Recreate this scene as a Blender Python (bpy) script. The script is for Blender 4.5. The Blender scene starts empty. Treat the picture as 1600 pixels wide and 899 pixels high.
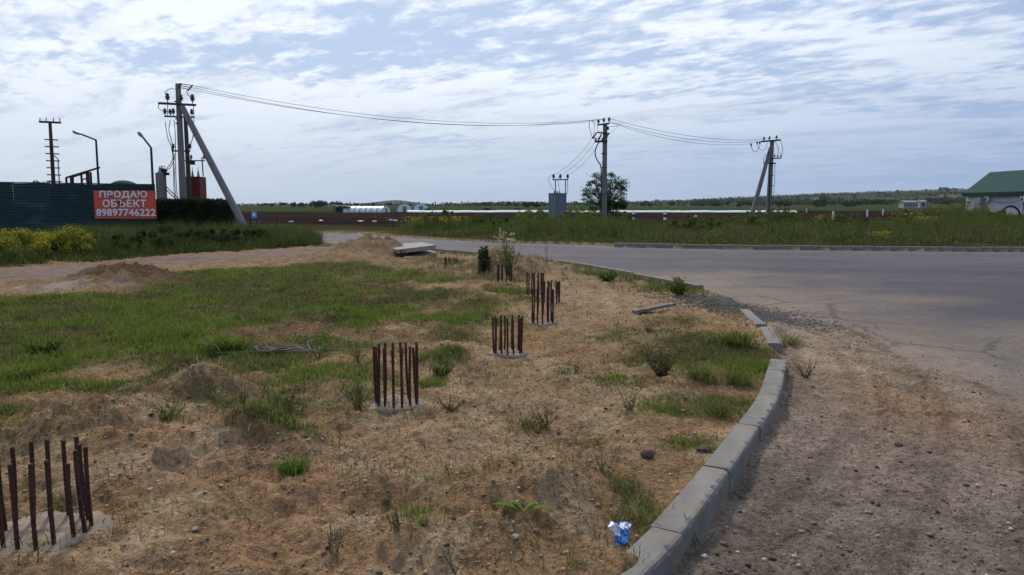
import bpy, bmesh, math, random
import numpy as np
from mathutils import Vector, Matrix

random.seed(7)
RNG = np.random.default_rng(11)
scene = bpy.context.scene
COL = scene.collection

# ------------------------------------------------------------------ camera
CAM_H = 1.6
FPX = 1170.0                                   # focal length in pixels of a 1600 wide frame
PITCH = math.atan(128.5 / FPX)
cam_d = bpy.data.cameras.new('camera'); cam = bpy.data.objects.new('camera', cam_d); COL.objects.link(cam)
cam_d.sensor_width = 36.0; cam_d.lens = 36.0 * FPX / 1600.0
cam_d.clip_start = 0.05; cam_d.clip_end = 30000
cam.location = (0, 0, CAM_H); cam.rotation_euler = (math.pi / 2 - PITCH, 0, 0)
scene.camera = cam
CP, SP = math.cos(PITCH), math.sin(PITCH)

# ------------------------------------------------------------------ sky, sun, exposure
SUN_AZ = math.radians(-16); SUN_EL = math.radians(43)
SUN_DIR = Vector((math.sin(SUN_AZ) * math.cos(SUN_EL), math.cos(SUN_AZ) * math.cos(SUN_EL), math.sin(SUN_EL)))
scene.view_settings.view_transform = 'Standard'; scene.view_settings.look = 'None'
scene.view_settings.exposure = 0.18; scene.view_settings.gamma = 1.0
scene.render.engine = 'CYCLES'
scene.cycles.use_denoising = True
scene.cycles.max_bounces = 6; scene.cycles.volume_bounces = 0

class NT:
    """tiny helper for wiring nodes"""
    def __init__(s, tree): s.t = tree; s.n = tree.nodes; s.l = tree.links
    def new(s, kind, **kw):
        nd = s.n.new(kind)
        for k, v in kw.items(): setattr(nd, k, v)
        return nd
    def put(s, sock, v):
        if isinstance(v, bpy.types.NodeSocket): s.l.new(v, sock)
        elif v is not None: sock.default_value = v
    def math(s, op, a, b=None, c=None, clamp=False):
        nd = s.new('ShaderNodeMath', operation=op, use_clamp=clamp)
        s.put(nd.inputs[0], a)
        if b is not None: s.put(nd.inputs[1], b)
        if c is not None: s.put(nd.inputs[2], c)
        return nd.outputs[0]
    def vmath(s, op, a, b=None):
        nd = s.new('ShaderNodeVectorMath', operation=op); s.put(nd.inputs[0], a)
        if b is not None: s.put(nd.inputs[1], b)
        return nd.outputs['Value'] if op in ('DOT_PRODUCT', 'LENGTH') else nd.outputs[0]
    def mix(s, f, a, b, mode='MIX'):
        nd = s.new('ShaderNodeMix', data_type='RGBA', blend_type=mode)
        s.put(nd.inputs[0], f); s.put(nd.inputs[6], a); s.put(nd.inputs[7], b)
        return nd.outputs[2]
    def noise(s, vec, scale, detail=4, rough=0.55, dist=0.0):
        nd = s.new('ShaderNodeTexNoise'); s.put(nd.inputs['Vector'], vec)
        nd.inputs['Scale'].default_value = scale; nd.inputs['Detail'].default_value = detail
        nd.inputs['Roughness'].default_value = rough; nd.inputs['Distortion'].default_value = dist
        return nd.outputs['Fac']
    def rng(s, v, a, b, c=0.0, d=1.0, smooth=False):
        nd = s.new('ShaderNodeMapRange', interpolation_type='SMOOTHSTEP' if smooth else 'LINEAR')
        s.put(nd.inputs[0], v); s.put(nd.inputs[1], a); s.put(nd.inputs[2], b); s.put(nd.inputs[3], c); s.put(nd.inputs[4], d)
        return nd.outputs[0]
    def comb(s, x, y, z):
        nd = s.new('ShaderNodeCombineXYZ'); s.put(nd.inputs[0], x); s.put(nd.inputs[1], y); s.put(nd.inputs[2], z); return nd.outputs[0]

def rgb(*c): return (c[0], c[1], c[2], 1.0)

world = bpy.data.worlds.new("World"); scene.world = world; world.use_nodes = True
w = NT(world.node_tree); w.n.clear()
sky = w.new('ShaderNodeTexSky', sky_type='NISHITA')
sky.sun_disc = False; sky.sun_elevation = SUN_EL; sky.sun_rotation = SUN_AZ % (2 * math.pi)
sky.air_density = 1.0; sky.dust_density = 1.5; sky.ozone_density = 1.5
tc = w.new('ShaderNodeTexCoord'); D = tc.outputs['Generated']
sx = w.new('ShaderNodeSeparateXYZ'); w.put(sx.inputs[0], D)
zz = w.math('MAXIMUM', sx.outputs[2], 0.0)
den = w.math('ADD', zz, 0.10)
cx_ = w.math('DIVIDE', sx.outputs[0], den); cy_ = w.math('DIVIDE', sx.outputs[1], den)
# rotate the cloud plane so that the streets run gently from upper left to right
ca, sa = math.cos(math.radians(12)), math.sin(math.radians(12))
rx = w.math('SUBTRACT', w.math('MULTIPLY', cx_, ca), w.math('MULTIPLY', cy_, sa))
ry = w.math('ADD', w.math('MULTIPLY', cx_, sa), w.math('MULTIPLY', cy_, ca))
warp = w.noise(w.comb(rx, ry, 3.1), 0.9, 3)
wv = w.math('MULTIPLY', w.math('SUBTRACT', warp, 0.5), 0.9)
pst = w.comb(w.math('MULTIPLY', rx, 0.42), w.math('MULTIPLY', w.math('ADD', ry, wv), 0.95), 5.0)     # long sheets
big = w.noise(pst, 0.95, 5, 0.5)
sk = w.math('ADD', ry, w.math('MULTIPLY', rx, 0.35))
ripple = w.noise(w.comb(w.math('MULTIPLY', rx, 0.85), w.math('MULTIPLY', sk, 1.25), 0.0), 4.6, 6, 0.60, 0.35)
puff = w.noise(w.comb(w.math('MULTIPLY', rx, 0.9), sk, 7.0), 11.0, 4, 0.6, 0.3)
sun_v = w.vmath('DOT_PRODUCT', D, tuple(SUN_DIR))
glow = w.math('POWER', w.rng(sun_v, 0.30, 0.96), 1.25)             # veil is thicker and brighter round the sun
tex = w.math('ADD', w.math('MULTIPLY', w.math('SUBTRACT', ripple, .5), 1.0), w.math('MULTIPLY', w.math('SUBTRACT', puff, .5), 0.62))
cov = w.math('ADD', w.math('ADD', w.math('MULTIPLY', w.math('SUBTRACT', big, .5), 1.5), tex), w.math('MULTIPLY', glow, 0.38))
cloud = w.rng(cov, -0.10, 0.24, 0, 1, True)
shade_n = w.noise(w.comb(w.math('MULTIPLY', rx, 0.5), w.math('MULTIPLY', sk, 1.3), 9.0), 1.9, 6, 0.6, 0.4)
shade = w.math('MULTIPLY', w.rng(shade_n, 0.46, 0.62, 0, 1, True), w.rng(tex, .18, -.16, .25, 1))
GREY = rgb(3.5, 4.6, 6.7); WHITE = rgb(5.6, 6.6, 8.4); BRIGHT = rgb(9.9, 10.5, 11.6)
gcl = w.math('MULTIPLY', glow, 1.45, clamp=True)
ccol = w.mix(gcl, WHITE, BRIGHT)
ccol = w.mix(w.math('MULTIPLY', shade, 0.85), ccol, w.mix(w.math('MULTIPLY', glow, .5), GREY, rgb(8.5, 9.4, 10.8)))
# blue gaps: Nishita tinted by thin cirrus
gap = w.mix(0.75, sky.outputs[0], rgb(3.0, 4.5, 7.5))
gap = w.mix(w.math('MULTIPLY', glow, 0.75, clamp=True), gap, rgb(6.2, 7.5, 9.7))
col = w.mix(cloud, gap, ccol)
# pale air low down
hz = w.rng(zz, 0.0, 0.20, 1, 0, True)
hcol = w.mix(w.rng(sx.outputs[0], -0.55, 0.5), rgb(6.7, 7.5, 8.4), rgb(2.9, 4.2, 6.6))
lowst = w.noise(w.comb(w.math('MULTIPLY', sx.outputs[0], 1.6), w.math('MULTIPLY', sx.outputs[1], 1.6), w.math('MULTIPLY', zz, 16.0)), 2.2, 4, 0.5)
hcol = w.mix(w.rng(lowst, 0.35, 0.65), hcol, w.mix(0.35, hcol, WHITE))
col = w.mix(w.math('MULTIPLY', hz, 0.92), col, hcol)
bg = w.new('ShaderNodeBackground'); w.put(bg.inputs[0], col); bg.inputs[1].default_value = 0.085
wo = w.new('ShaderNodeOutputWorld'); w.l.new(bg.outputs[0], wo.inputs[0])

sun_l = bpy.data.lights.new('sun', 'SUN'); sun_l.energy = 2.1; sun_l.angle = math.radians(7); sun_l.color = (1.0, 0.90, 0.76)
sun = bpy.data.objects.new('sun', sun_l); COL.objects.link(sun)
sun.rotation_euler = SUN_DIR.to_track_quat('Z', 'Y').to_euler(); sun.location = (0, 0, 50)

# ------------------------------------------------------------------ placement helpers
def G(px, py, z=0.0):
    """ground point at height z that this photograph shows at (px, py)"""
    dx, dy, dz = (px - 800) / FPX, 1.0, -(py - 449.5) / FPX
    wy = dy * CP + dz * SP; wz = -dy * SP + dz * CP
    t = (z - CAM_H) / wz
    return (dx * t, wy * t)
def at(px, py, Y):
    """point at distance Y"""
    dx, dy, dz = (px - 800) / FPX, 1.0, -(py - 449.5) / FPX
    wy = dy * CP + dz * SP; wz = -dy * SP + dz * CP
    t = Y / wy
    return Vector((dx * t, Y, CAM_H + wz * t))
def zat(py, Y): return at(800, py, Y).z

def tag(o, label=None, cat=None, group=None, kind=None):
    if label: o['label'] = label
    if cat: o['category'] = cat
    if group: o['group'] = group
    if kind: o['kind'] = kind
    return o
def empty(name, loc, rz=0.0):
    o = bpy.data.objects.new(name, None); o.empty_display_size = 0.2; COL.objects.link(o)
    o.location = loc; o.rotation_euler = (0, 0, rz); return o
def thing(name, label, cat, loc, rz=0.0, group=None):
    return tag(empty(name, loc, rz), label, cat, group)

def np_mesh(name, V, F, tint=None, smooth=False, n=3):
    me = bpy.data.meshes.new(name)
    V = np.asarray(V, np.float32).reshape(-1, 3); F = np.asarray(F, np.int32).reshape(-1, n)
    me.vertices.add(len(V)); me.vertices.foreach_set('co', V.ravel())
    me.loops.add(F.size); me.loops.foreach_set('vertex_index', F.ravel())
    me.polygons.add(len(F)); me.polygons.foreach_set('loop_start', np.arange(0, F.size, n, dtype=np.int32))
    me.update(calc_edges=True)
    if smooth: me.polygons.foreach_set('use_smooth', np.ones(len(F), bool))
    if tint is not None:
        a = me.color_attributes.new('tint', 'FLOAT_COLOR', 'POINT')
        t = np.ones((len(V), 4), np.float32); t[:, :3] = tint; a.data.foreach_set('color', t.ravel())
    me.validate()
    return me
def link(name, me, mat, parent=None, loc=None):
    o = bpy.data.objects.new(name, me); COL.objects.link(o)
    if mat is not None and not me.materials: me.materials.append(mat)
    if parent is not None: o.parent = parent
    if loc is not None: o.location = loc
    return o

class MB:
    """collects shapes into one mesh; coordinates are local to `org`"""
    def __init__(s, org=(0, 0, 0)): s.v = []; s.f = []; s.org = Vector(org)
    def add(s, vs, fs):
        k = len(s.v); s.v += [tuple(Vector(v) - s.org) for v in vs]; s.f += [tuple(i + k for i in f) for f in fs]; return s
    def box(s, c, size, rz=0.0, rot=None, bev=0.0):
        c = Vector(c); hx, hy, hz = size[0] / 2, size[1] / 2, size[2] / 2
        R = rot if rot is not None else Matrix.Rotation(rz, 3, 'Z')
        if bev <= 0:
            vs = [c + R @ Vector((x * hx, y * hy, z * hz)) for x in (-1, 1) for y in (-1, 1) for z in (-1, 1)]
            return s.add(vs, [(0, 1, 3, 2), (4, 6, 7, 5), (0, 4, 5, 1), (2, 3, 7, 6), (0, 2, 6, 4), (1, 5, 7, 3)])
        bm = bmesh.new(); bmesh.ops.create_cube(bm, size=1)
        for v in bm.verts: v.co = Vector((v.co.x * size[0], v.co.y * size[1], v.co.z * size[2]))
        bmesh.ops.bevel(bm, geom=bm.edges[:], offset=bev, segments=2, profile=0.6, affect='EDGES')
        bm.verts.index_update()
        vs = [c + R @ v.co for v in bm.verts]; fs = [tuple(v.index for v in f.verts) for f in bm.faces]; bm.free()
        return s.add(vs, fs)
    def tube(s, pts, r, n=6, cap=True, phase=0.0):
        pts = [Vector(p) for p in pts]; rs = r if isinstance(r, (list, tuple)) else [r] * len(pts)
        vs = []; fs = []; prev = None
        for i, p in enumerate(pts):
            if i == 0: d = pts[1] - p
            elif i == len(pts) - 1: d = p - pts[i - 1]
            else: d = pts[i + 1] - pts[i - 1]
            d.normalize()
            if prev is None: a = d.orthogonal().normalized() if abs(d.z) < .9 else (Vector((1, 0, 0)) - d * d.x).normalized()
            else: a = (prev - d * prev.dot(d)).normalized()
            prev = a; b = d.cross(a)
            for k in range(n):
                th = 2 * math.pi * k / n + phase
                vs.append(p + (a * math.cos(th) + b * math.sin(th)) * rs[i])
        for i in range(len(pts) - 1):
            for k in range(n):
                k2 = (k + 1) % n
                fs.append((i * n + k, i * n + k2, (i + 1) * n + k2, (i + 1) * n + k))
        if cap:
            fs.append(tuple(range(n - 1, -1, -1))); fs.append(tuple((len(pts) - 1) * n + k for k in range(n)))
        return s.add(vs, fs)
    def bar(s, a, b, wx, wy=None):
        """rectangular bar from a to b, wx across, wy in depth"""
        a, b = Vector(a), Vector(b); wy = wy or wx; d = (b - a); L = d.length; d.normalize()
        ref = Vector((0, 1, 0)) if abs(d.y) < .9 else Vector((1, 0, 0))
        u = ref.cross(d).normalized(); v = d.cross(u)
        R = Matrix((u, v, d)).transposed()
        return s.box((a + b) / 2, (wx, wy, L), rot=R)
    def lathe(s, base, prof, n=10, axis=None):
        base = Vector(base); ax = Vector(axis).normalized() if axis else Vector((0, 0, 1))
        a = ax.orthogonal().normalized(); b = ax.cross(a); vs = []; fs = []
        for r, h in prof:
            for k in range(n):
                th = 2 * math.pi * k / n; vs.append(base + ax * h + (a * math.cos(th) + b * math.sin(th)) * max(r, .0005))
        for i in range(len(prof) - 1):
            for k in range(n):
                k2 = (k + 1) % n; fs.append((i * n + k, i * n + k2, (i + 1) * n + k2, (i + 1) * n + k))
        fs.append(tuple(range(n - 1, -1, -1))); fs.append(tuple((len(prof) - 1) * n + k for k in range(n)))
        return s.add(vs, fs)
    def mesh(s, name, smooth=False):
        me = bpy.data.meshes.new(name); me.from_pydata(s.v, [], s.f); me.update()
        if smooth:
            me.polygons.foreach_set('use_smooth', np.ones(len(me.polygons), bool))
            me.set_sharp_from_angle(angle=math.radians(35))
        return me
    def build(s, name, mat, parent=None, smooth=False):
        """origin of the mesh is `org`; under a parent it sits at the parent's origin unless org differs"""
        o = link(name, s.mesh(name, smooth), mat, parent)
        if parent is None: o.location = s.org
        return o

# ------------------------------------------------------------------ numpy noise
def _h(ix, iy, seed):
    n = (ix.astype(np.int64) * 374761393 + iy.astype(np.int64) * 668265263 + seed * 974711) & 0x7fffffff
    n = ((n ^ (n >> 13)) * 1274126177) & 0x7fffffff
    return ((n ^ (n >> 16)) & 0xffff) / 65535.0
def vnoise(x, y, seed=0):
    ix = np.floor(x); iy = np.floor(y); fx = x - ix; fy = y - iy
    fx = fx * fx * (3 - 2 * fx); fy = fy * fy * (3 - 2 * fy)
    a = _h(ix, iy, seed); b = _h(ix + 1, iy, seed); c = _h(ix, iy + 1, seed); d = _h(ix + 1, iy + 1, seed)
    return (a * (1 - fx) + b * fx) * (1 - fy) + (c * (1 - fx) + d * fx) * fy
def fbm(x, y, scale=1.0, octv=4, seed=0, gain=0.5):
    s = 0; a = 1; t = 0
    c, q = math.cos(0.6), math.sin(0.6)
    x = np.asarray(x, float) * scale; y = np.asarray(y, float) * scale
    for i in range(octv):
        s = s + a * vnoise(x, y, seed + i * 17); t += a; a *= gain
        x, y = (x * c - y * q) * 2.03, (x * q + y * c) * 2.03
    return s / t
def sstep(a, b, x):
    t = np.clip((x - a) / (b - a), 0, 1); return t * t * (3 - 2 * t)
def psd(x, y, poly):
    """signed distance to a polygon, negative inside"""
    x = np.asarray(x, float); y = np.asarray(y, float)
    d = np.full(x.shape, 1e18); ins = np.zeros(x.shape, bool); n = len(poly)
    for i in range(n):
        ax, ay = poly[i]; bx, by = poly[(i + 1) % n]; ex, ey = bx - ax, by - ay
        t = np.clip(((x - ax) * ex + (y - ay) * ey) / (ex * ex + ey * ey + 1e-12), 0, 1)
        d = np.minimum(d, (x - ax - t * ex) ** 2 + (y - ay - t * ey) ** 2)
        if ay != by:
            c = ((ay > y) != (by > y)) & (x < (bx - ax) * (y - ay) / (by - ay) + ax); ins ^= c
    d = np.sqrt(d); return np.where(ins, -d, d)

# ------------------------------------------------------------------ the lie of the land
ROAD_Z = -0.16; KERB_TOP = 0.035
# outer top edge of the near kerb, from bottom of the frame to the far left
KERB_PX = [(905, 985), (1024, 882), (1085, 813), (1154, 720), (1200, 651), (1223, 611), (1231, 562), (1222, 545), (1205, 515), (1178, 485),
           (1150, 464), (1100, 450), (1035, 438), (980, 426), (900, 412), (830, 404), (765, 398), (700, 392), (640, 386)]
KERB = [G(x, y, KERB_TOP if y > 470 else 0.0) for x, y in KERB_PX]
FAR_PX = [(560, 365.5), (620, 371), (700, 376), (780, 380), (860, 382), (940, 384)]
FARK = [G(960, 386.5, ROAD_Z + .0), G(1080, 389, ROAD_Z), G(1280, 391.5, ROAD_Z), G(1440, 393, ROAD_Z), G(1600, 394, ROAD_Z), G(1750, 395, ROAD_Z)]
LEFT_N = [G(575, 383.5), G(530, 380.5), G(480, 372.5), G(430, 365), G(395, 361)]
LEFT_F = [G(360, 355), G(400, 357.5), G(460, 359.5), G(520, 361.5)]
ROAD = [(0.15, 1.6), (-0.9, -0.4), (-2.5, -12), (60, -14), (60, 19)] + FARK[::-1] + [G(x, y, ROAD_Z) for x, y in FAR_PX][::-1] + LEFT_F[::-1] + [(-60, 70), (-60, 62), (-25, 50)] + LEFT_N[::-1] + KERB[::-1]
TRACK_PX = [(-260, 432), (-60, 423), (0, 420), (120, 413), (250, 401.5), (400, 392.5), (480, 389), (540, 383), (575, 383), (560, 392), (500, 397), (430, 401), (330, 408), (250, 414), (120, 427), (60, 434), (0, 438), (-60, 446), (-260, 470)]
TRACK = [G(*p) for p in TRACK_PX]
LOTGRASS = [G(*p) for p in [(-500, 480), (0, 458), (120, 452), (240, 440), (320, 420), (560, 412), (625, 424), (650, 470), (600, 500), (540, 545), (470, 575), (380, 610), (320, 598), (240, 640), (150, 655), (60, 690), (-40, 705), (-500, 760)]]
SAND = [(-1, 0.5), (-1, -6), (5, -6)] + [G(x, y, ROAD_Z) for x, y in [(2100, 985), (1950, 800), (1750, 690), (1590, 620), (1460, 566), (1370, 524), (1290, 505), (1225, 486), (1130, 458), (1040, 440), (1040, 452), (1100, 485), (1130, 560), (1120, 640), (1080, 730), (950, 880)]]
#          px   py   radius across, radius deep (m), height
MOUNDS = [(40, 700, .45, .30, .10), (120, 682, .50, .28, .12), (200, 652, .5, .26, .13), (262, 628, .38, .25, .14), (298, 606, .30, .26, .22), (345, 622, .30, .25, .12),
          (250, 705, .75, .35, .10), (400, 715, .8, .35, .06), (150, 745, .6, .3, .05), (830, 790, .42, .30, .13), (930, 800, .35, .28, .09), (700, 850, .5, .3, .06), (980, 900, .35, .25, .07),
          (190, 446, .95, .9, .24), (110, 450, .9, .5, .06), (245, 440, .6, .6, .12), (560, 402, 1.2, 1.3, .27), (600, 402, 1.0, 1.3, .27), (520, 408, 1.2, 1.0, .16), (640, 412, 1.3, .8, .14), (450, 528, .8, .5, .09),
          (690, 560, .45, .5, .10), (560, 560, .5, .5, .06), (640, 520, .6, .6, .05), (800, 425, .9, .8, .22), (870, 428, .8, .6, .16), (930, 440, 1.2, .9, .08), (1000, 470, .8, .7, .06), (520, 600, .6, .4, .04),
          (1210, 500, .28, .35, .10), (1185, 476, .5, .5, .10), (680, 430, 1.0, 1.0, .10), (730, 450, .8, .7, .08), (1105, 712, .22, .15, .05), (975, 905, .13, .16, .11), (950, 885, .2, .2, .08), (700, 470, .9, .6, .14), (610, 455, .8, .5, .14), (560, 470, .7, .5, .10), (760, 425, .7, .6, .16), (500, 500, .6, .4, .10), (420, 700, .35, .2, .08), (600, 760, .5, .2, .06), (760, 740, .4, .2, .05), (870, 720, .4, .22, .06), (170, 700, .35, .2, .07), (60, 720, .3, .2, .06)]
MW = [(G(a, b), rx_, ry_, h) for a, b, rx_, ry_, h in MOUNDS]
BARE = [(*G(185, 443), 1.5, 1.6), (*G(80, 456), 1.9, .9), (*G(450, 527), .95, .55), (*G(590, 405), 1.9, 1.5), (*G(260, 590), 1.2, .25), (*G(100, 625), .7, .25)]
#          px    py   rx   ry  strength   small green patches on the bare soil
PATCH = [(1110, 545, .75, .9, 1.2), (1040, 560, .5, .55, .9), (1160, 570, .45, .6, 1.0), (1115, 630, .45, .28, 1.0), (1050, 640, .3, .22, .6), (1000, 600, .35, .3, .35), (440, 702, .22, .10, 1.3), (400, 705, .2, .1, .8), (985, 775, .10, .22, 1.2), (1010, 800, .06, .16, 1.0),
         (690, 568, .28, .22, 1.1), (675, 598, .16, .12, 1.0), (700, 500, .9, .8, .8), (640, 470, 1.2, 1.0, .9), (740, 480, .5, .7, .8), (700, 440, 1.5, 1.2, .75), (790, 460, .6, .9, .9), (1055, 450, .6, .7, 1.2), (950, 432, .7, .6, 1.1), (1010, 440, .9, .6, .8), (880, 420, 1.6, .7, .8), (740, 412, 2.2, 1.0, .8),
         (600, 480, .8, .8, .4), (390, 665, .25, .14, .8), (500, 640, .5, .4, .55), (430, 640, .5, .3, .7), (560, 620, .3, .3, .4), (720, 760, .2, .1, .3), (650, 815, .07, .06, .8), (1240, 535, .16, .2, .9), (1250, 520, .3, .4, .35), (230, 668, .2, .08, .6), (165, 690, .16, .07, .5), (1020, 520, .6, .7, .6), (880, 575, .16, .12, .5), (1130, 480, .4, .6, .5), (560, 450, 1.3, .9, .7), (700, 525, .5, .6, .6), (480, 590, .8, .5, .7), (560, 545, .6, .5, .6), (340, 640, .5, .2, .6), (600, 440, 1.0, 1.0, .8), (820, 470, .35, .5, .7), (1000, 560, .4, .4, .6), (960, 600, .3, .3, .45), (1080, 690, .2, .15, .6), (900, 690, .25, .15, .3), (960, 530, .5, .4, .4), (770, 585, .3, .2, .35), (350, 800, .2, .08, .2), (1060, 500, .5, .5, .6)]
PW = [(G(a, b), rx_, ry_, h) for a, b, rx_, ry_, h in PATCH]
#         px, py of the pile, radius (m), top of the bars px
CAGES = [((70, 833), 0.200, 704, 16, 'rusty rebar ring nearest the camera, at the left edge of the frame'),
         ((621, 632), 0.165, 538, 14, 'rusty rebar ring on its own pale disc, second nearest, beside the green tuft'),
         ((794, 552), 0.155, 495, 13, 'rusty rebar ring on a cracked disc in the middle of the bare soil'),
         ((848, 504), 0.145, 451, 12, 'tall rusty rebar ring standing in front of two others in a close group'),
         ((861, 474), 0.140, 439, 11, 'rusty rebar ring at the right of the close group, with a pale disc'),
         ((836, 462), 0.150, 426, 11, 'rusty rebar ring at the back left of the close group'),
         ((788, 440), 0.150, 413, 10, 'rusty rebar ring below the white flowering weed'),
         ((757, 431), 0.150, 406, 9, 'rusty rebar ring left of the flowering weed, with soil piled behind'),
         ((705, 421), 0.150, 402, 9, 'short rusty rebar ring in dry grass between slab and flowering weed'),
         ((626, 409), 0.150, 391, 9, 'rusty rebar ring that holds up the corner of the concrete slab')]
CW = [G(*c[0]) for c in CAGES]
# skyline heights along the horizon
SKY_X = [-600, 0, 400, 545, 680, 760, 786, 800, 860, 950, 1050, 1100, 1180, 1247, 1300, 1359, 1430, 1470, 1505, 1700, 2200]
SKY_Y = [318, 319, 320.5, 320.3, 319.5, 318, 315.8, 316.6, 317, 316.5, 314, 313, 309.5, 307, 306, 304.5, 303, 301.5, 301.5, 300, 305]

def farhill(x, y):
    r = np.hypot(x, y); px = 800 + FPX * x / np.maximum(y, 1)
    px = np.where(y > 0, px, np.where(x > 0, 2200, -600))
    R0 = 3600.0
    Z = (321 - np.interp(px, SKY_X, SKY_Y)) * R0 / FPX
    z = sstep(700, R0, r) * Z
    z = z + sstep(400, 2500, r) * (fbm(x, y, 1 / 420.0, 4, 5) - 0.5) * np.clip(Z * .25, 2, 9)
    m = np.exp(-((px - 612) / 30.0) ** 2) * 34 + np.exp(-((px - 645) / 26.0) ** 2) * 16 + np.exp(-((px - 575) / 18.0) ** 2) * 10
    z = z + m * np.exp(-((r - 6200) / 900.0) ** 2) * (y > 0) * (0.9 + .2 * fbm(x, y, 1 / 300., 3, 8))
    return np.where(r > 9000, np.minimum(z, 8), z)

def masks(x, y):
    sd = psd(x, y, ROAD); road_in = sstep(0.10, -0.02, sd)
    tr = sstep(0.5, -0.5, psd(x, y, TRACK))
    tr = tr * (1 - road_in)
    lg = sstep(0.5, -0.6, psd(x, y, LOTGRASS) + (fbm(x, y, 0.9, 3, 31) - .5) * 1.6)
    g = lg * np.clip(0.35 + 2.1 * (fbm(x, y, 0.55, 4, 3) - .27), 0, 1.1)
    for (mx, my), a, b, s in PW:
        g = np.maximum(g, s * np.exp(-(((x - mx) / a) ** 2 + ((y - my) / b) ** 2)) * (0.55 + .9 * fbm(x, y, 3.0, 3, 7)))
    for (bx, by, br, bd) in BARE: g = g * (1 - np.exp(-(((x - bx) / br) ** 2 + ((y - by) / bd) ** 2) ** 2) * (.75 + .5 * fbm(x, y, 4., 2, 33)).clip(0, 1))
    g = np.clip(g, 0, 1) * (1 - road_in) * (1 - tr)
    for i, (cx, cy) in enumerate(CW): g = g * sstep(CAGES[i][1] * .9, CAGES[i][1] * 1.7, np.hypot(x - cx, y - cy))
    return sd, road_in, tr, g

def verge(x, y):
    """1 on the grown-over strip beyond the road and left of the lot"""
    far = sstep(-.05, .2, psd(x, y, ROAD)) * ((y > 29) | (x > 22)) * (sstep(-4, 4, x + 8) + sstep(44, 50, y)).clip(0, 1)
    return far

def sandmask(x, y):
    s = sstep(0.5, -0.7, psd(x, y, SAND) + (fbm(x, y, 1.3, 4, 61) - .5) * 1.4)
    return s

def height(x, y):
    x = np.asarray(x, float); y = np.asarray(y, float)
    r = np.hypot(x, y)
    sd, road_in, tr, g = masks(x, y)
    near = sstep(70, 30, r)
    lump = (fbm(x, y, 0.9, 3, 1) - .5) * .10 + (fbm(x, y, 4.2, 4, 2, .6) - .5) * .15
    lump = lump * (1 - .35 * sstep(.2, .9, g)) + (fbm(x, y, 15., 3, 9, .65) - .5) * .055
    z = lump * near
    for (mx, my), a, b, h in MW:
        q = ((x - mx) / a) ** 2 + ((y - my) / b) ** 2
        z = z + h * 1.25 * np.exp(-q ** 1.3) * (0.40 + 1.2 * fbm(x, y, 3.6, 4, 21, .65))
    z = z * (1 - tr) + tr * ((fbm(x, y, 1.2, 3, 4) - .5) * .08 - .02)
    for i, (cx, cy) in enumerate(CW):
        k = sstep(CAGES[i][1] * 2.2, CAGES[i][1] * 1.1, np.hypot(x - cx, y - cy)); z = z * (1 - k) + k * (-0.01 + lump * .3)
    # soil settles just under the kerb top
    kk = sstep(0.9, 0.15, sd) * (sd > 0) * (y < 36); z = z * (1 - .75 * kk) - 0.015 * kk
    # broken ground round the loose kerb stones
    s = sandmask(x, y)
    thread = fbm(x, y, 1.6, 4, 12)
    zr = ROAD_Z - 0.03 + s * (0.040 + .03 * thread) + s * ((fbm(x, y, 7., 4, 14, .6) - .5) * .034 + (fbm(x, y, 26., 3, 15, .7) - .5) * .026)
    zr = zr + sstep(-.32, -.02, sd) * (y < 12) * (x < 4) * .045 * (.3 + 1.3 * fbm(x, y, 3.5, 3, 19))
    tx, ty = G(1195, 530, ROAD_Z)                                   # sand heap by the gap in the kerb
    zr = zr + s * .11 * np.exp(-(((x - tx - .35) / .5) ** 2 + ((y - ty) / 1.1) ** 2))
    # tyre tread pressed into the sand along an arc
    for off in (0.0, .34):
        ax, ay = TREAD_C; rr = np.hypot(x - ax, y - ay); an = np.arctan2(y - ay, x - ax)
        band = sstep(.11, .08, np.abs(rr - TREAD_R - off)) * (an > TREAD_A0) * (an < TREAD_A1)
        zr = zr + band * s * (-.022 + .040 * (np.sin(an * TREAD_R / .075 * 2 * math.pi + np.abs(rr - TREAD_R - off) * 26) > 0.1)) * (1 if off == 0 else .5)
    z = np.where(sd < 3, road_in * zr + (1 - road_in) * z, z)
    fe = (y > 24) & (sd > 0); z = np.where(fe, z * sstep(.1, 2.2, sd) - .03 * sstep(2, .2, sd), z)
    vg = verge(x, y) * sstep(.1, 1.5, sd)
    z = z + vg * (.02 + .12 * fbm(x, y, .12, 3, 40))
    return z + farhill(x, y)

_t = [G(1330, 545, ROAD_Z), G(1375, 590, ROAD_Z), G(1392, 640, ROAD_Z)]
def _circ(a, b, c):
    ax, ay = a; bx, by = b; cx, cy = c; d = 2 * (ax * (by - cy) + bx * (cy - ay) + cx * (ay - by))
    ux = ((ax * ax + ay * ay) * (by - cy) + (bx * bx + by * by) * (cy - ay) + (cx * cx + cy * cy) * (ay - by)) / d
    uy = ((ax * ax + ay * ay) * (cx - bx) + (bx * bx + by * by) * (ax - cx) + (cx * cx + cy * cy) * (bx - ax)) / d
    return (ux, uy), math.hypot(ax - ux, ay - uy)
TREAD_C, TREAD_R = _circ(*_t)
_a = [math.atan2(p[1] - TREAD_C[1], p[0] - TREAD_C[0]) for p in _t]
TREAD_A0, TREAD_A1 = min(_a) - .05, max(_a) + .12

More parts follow.
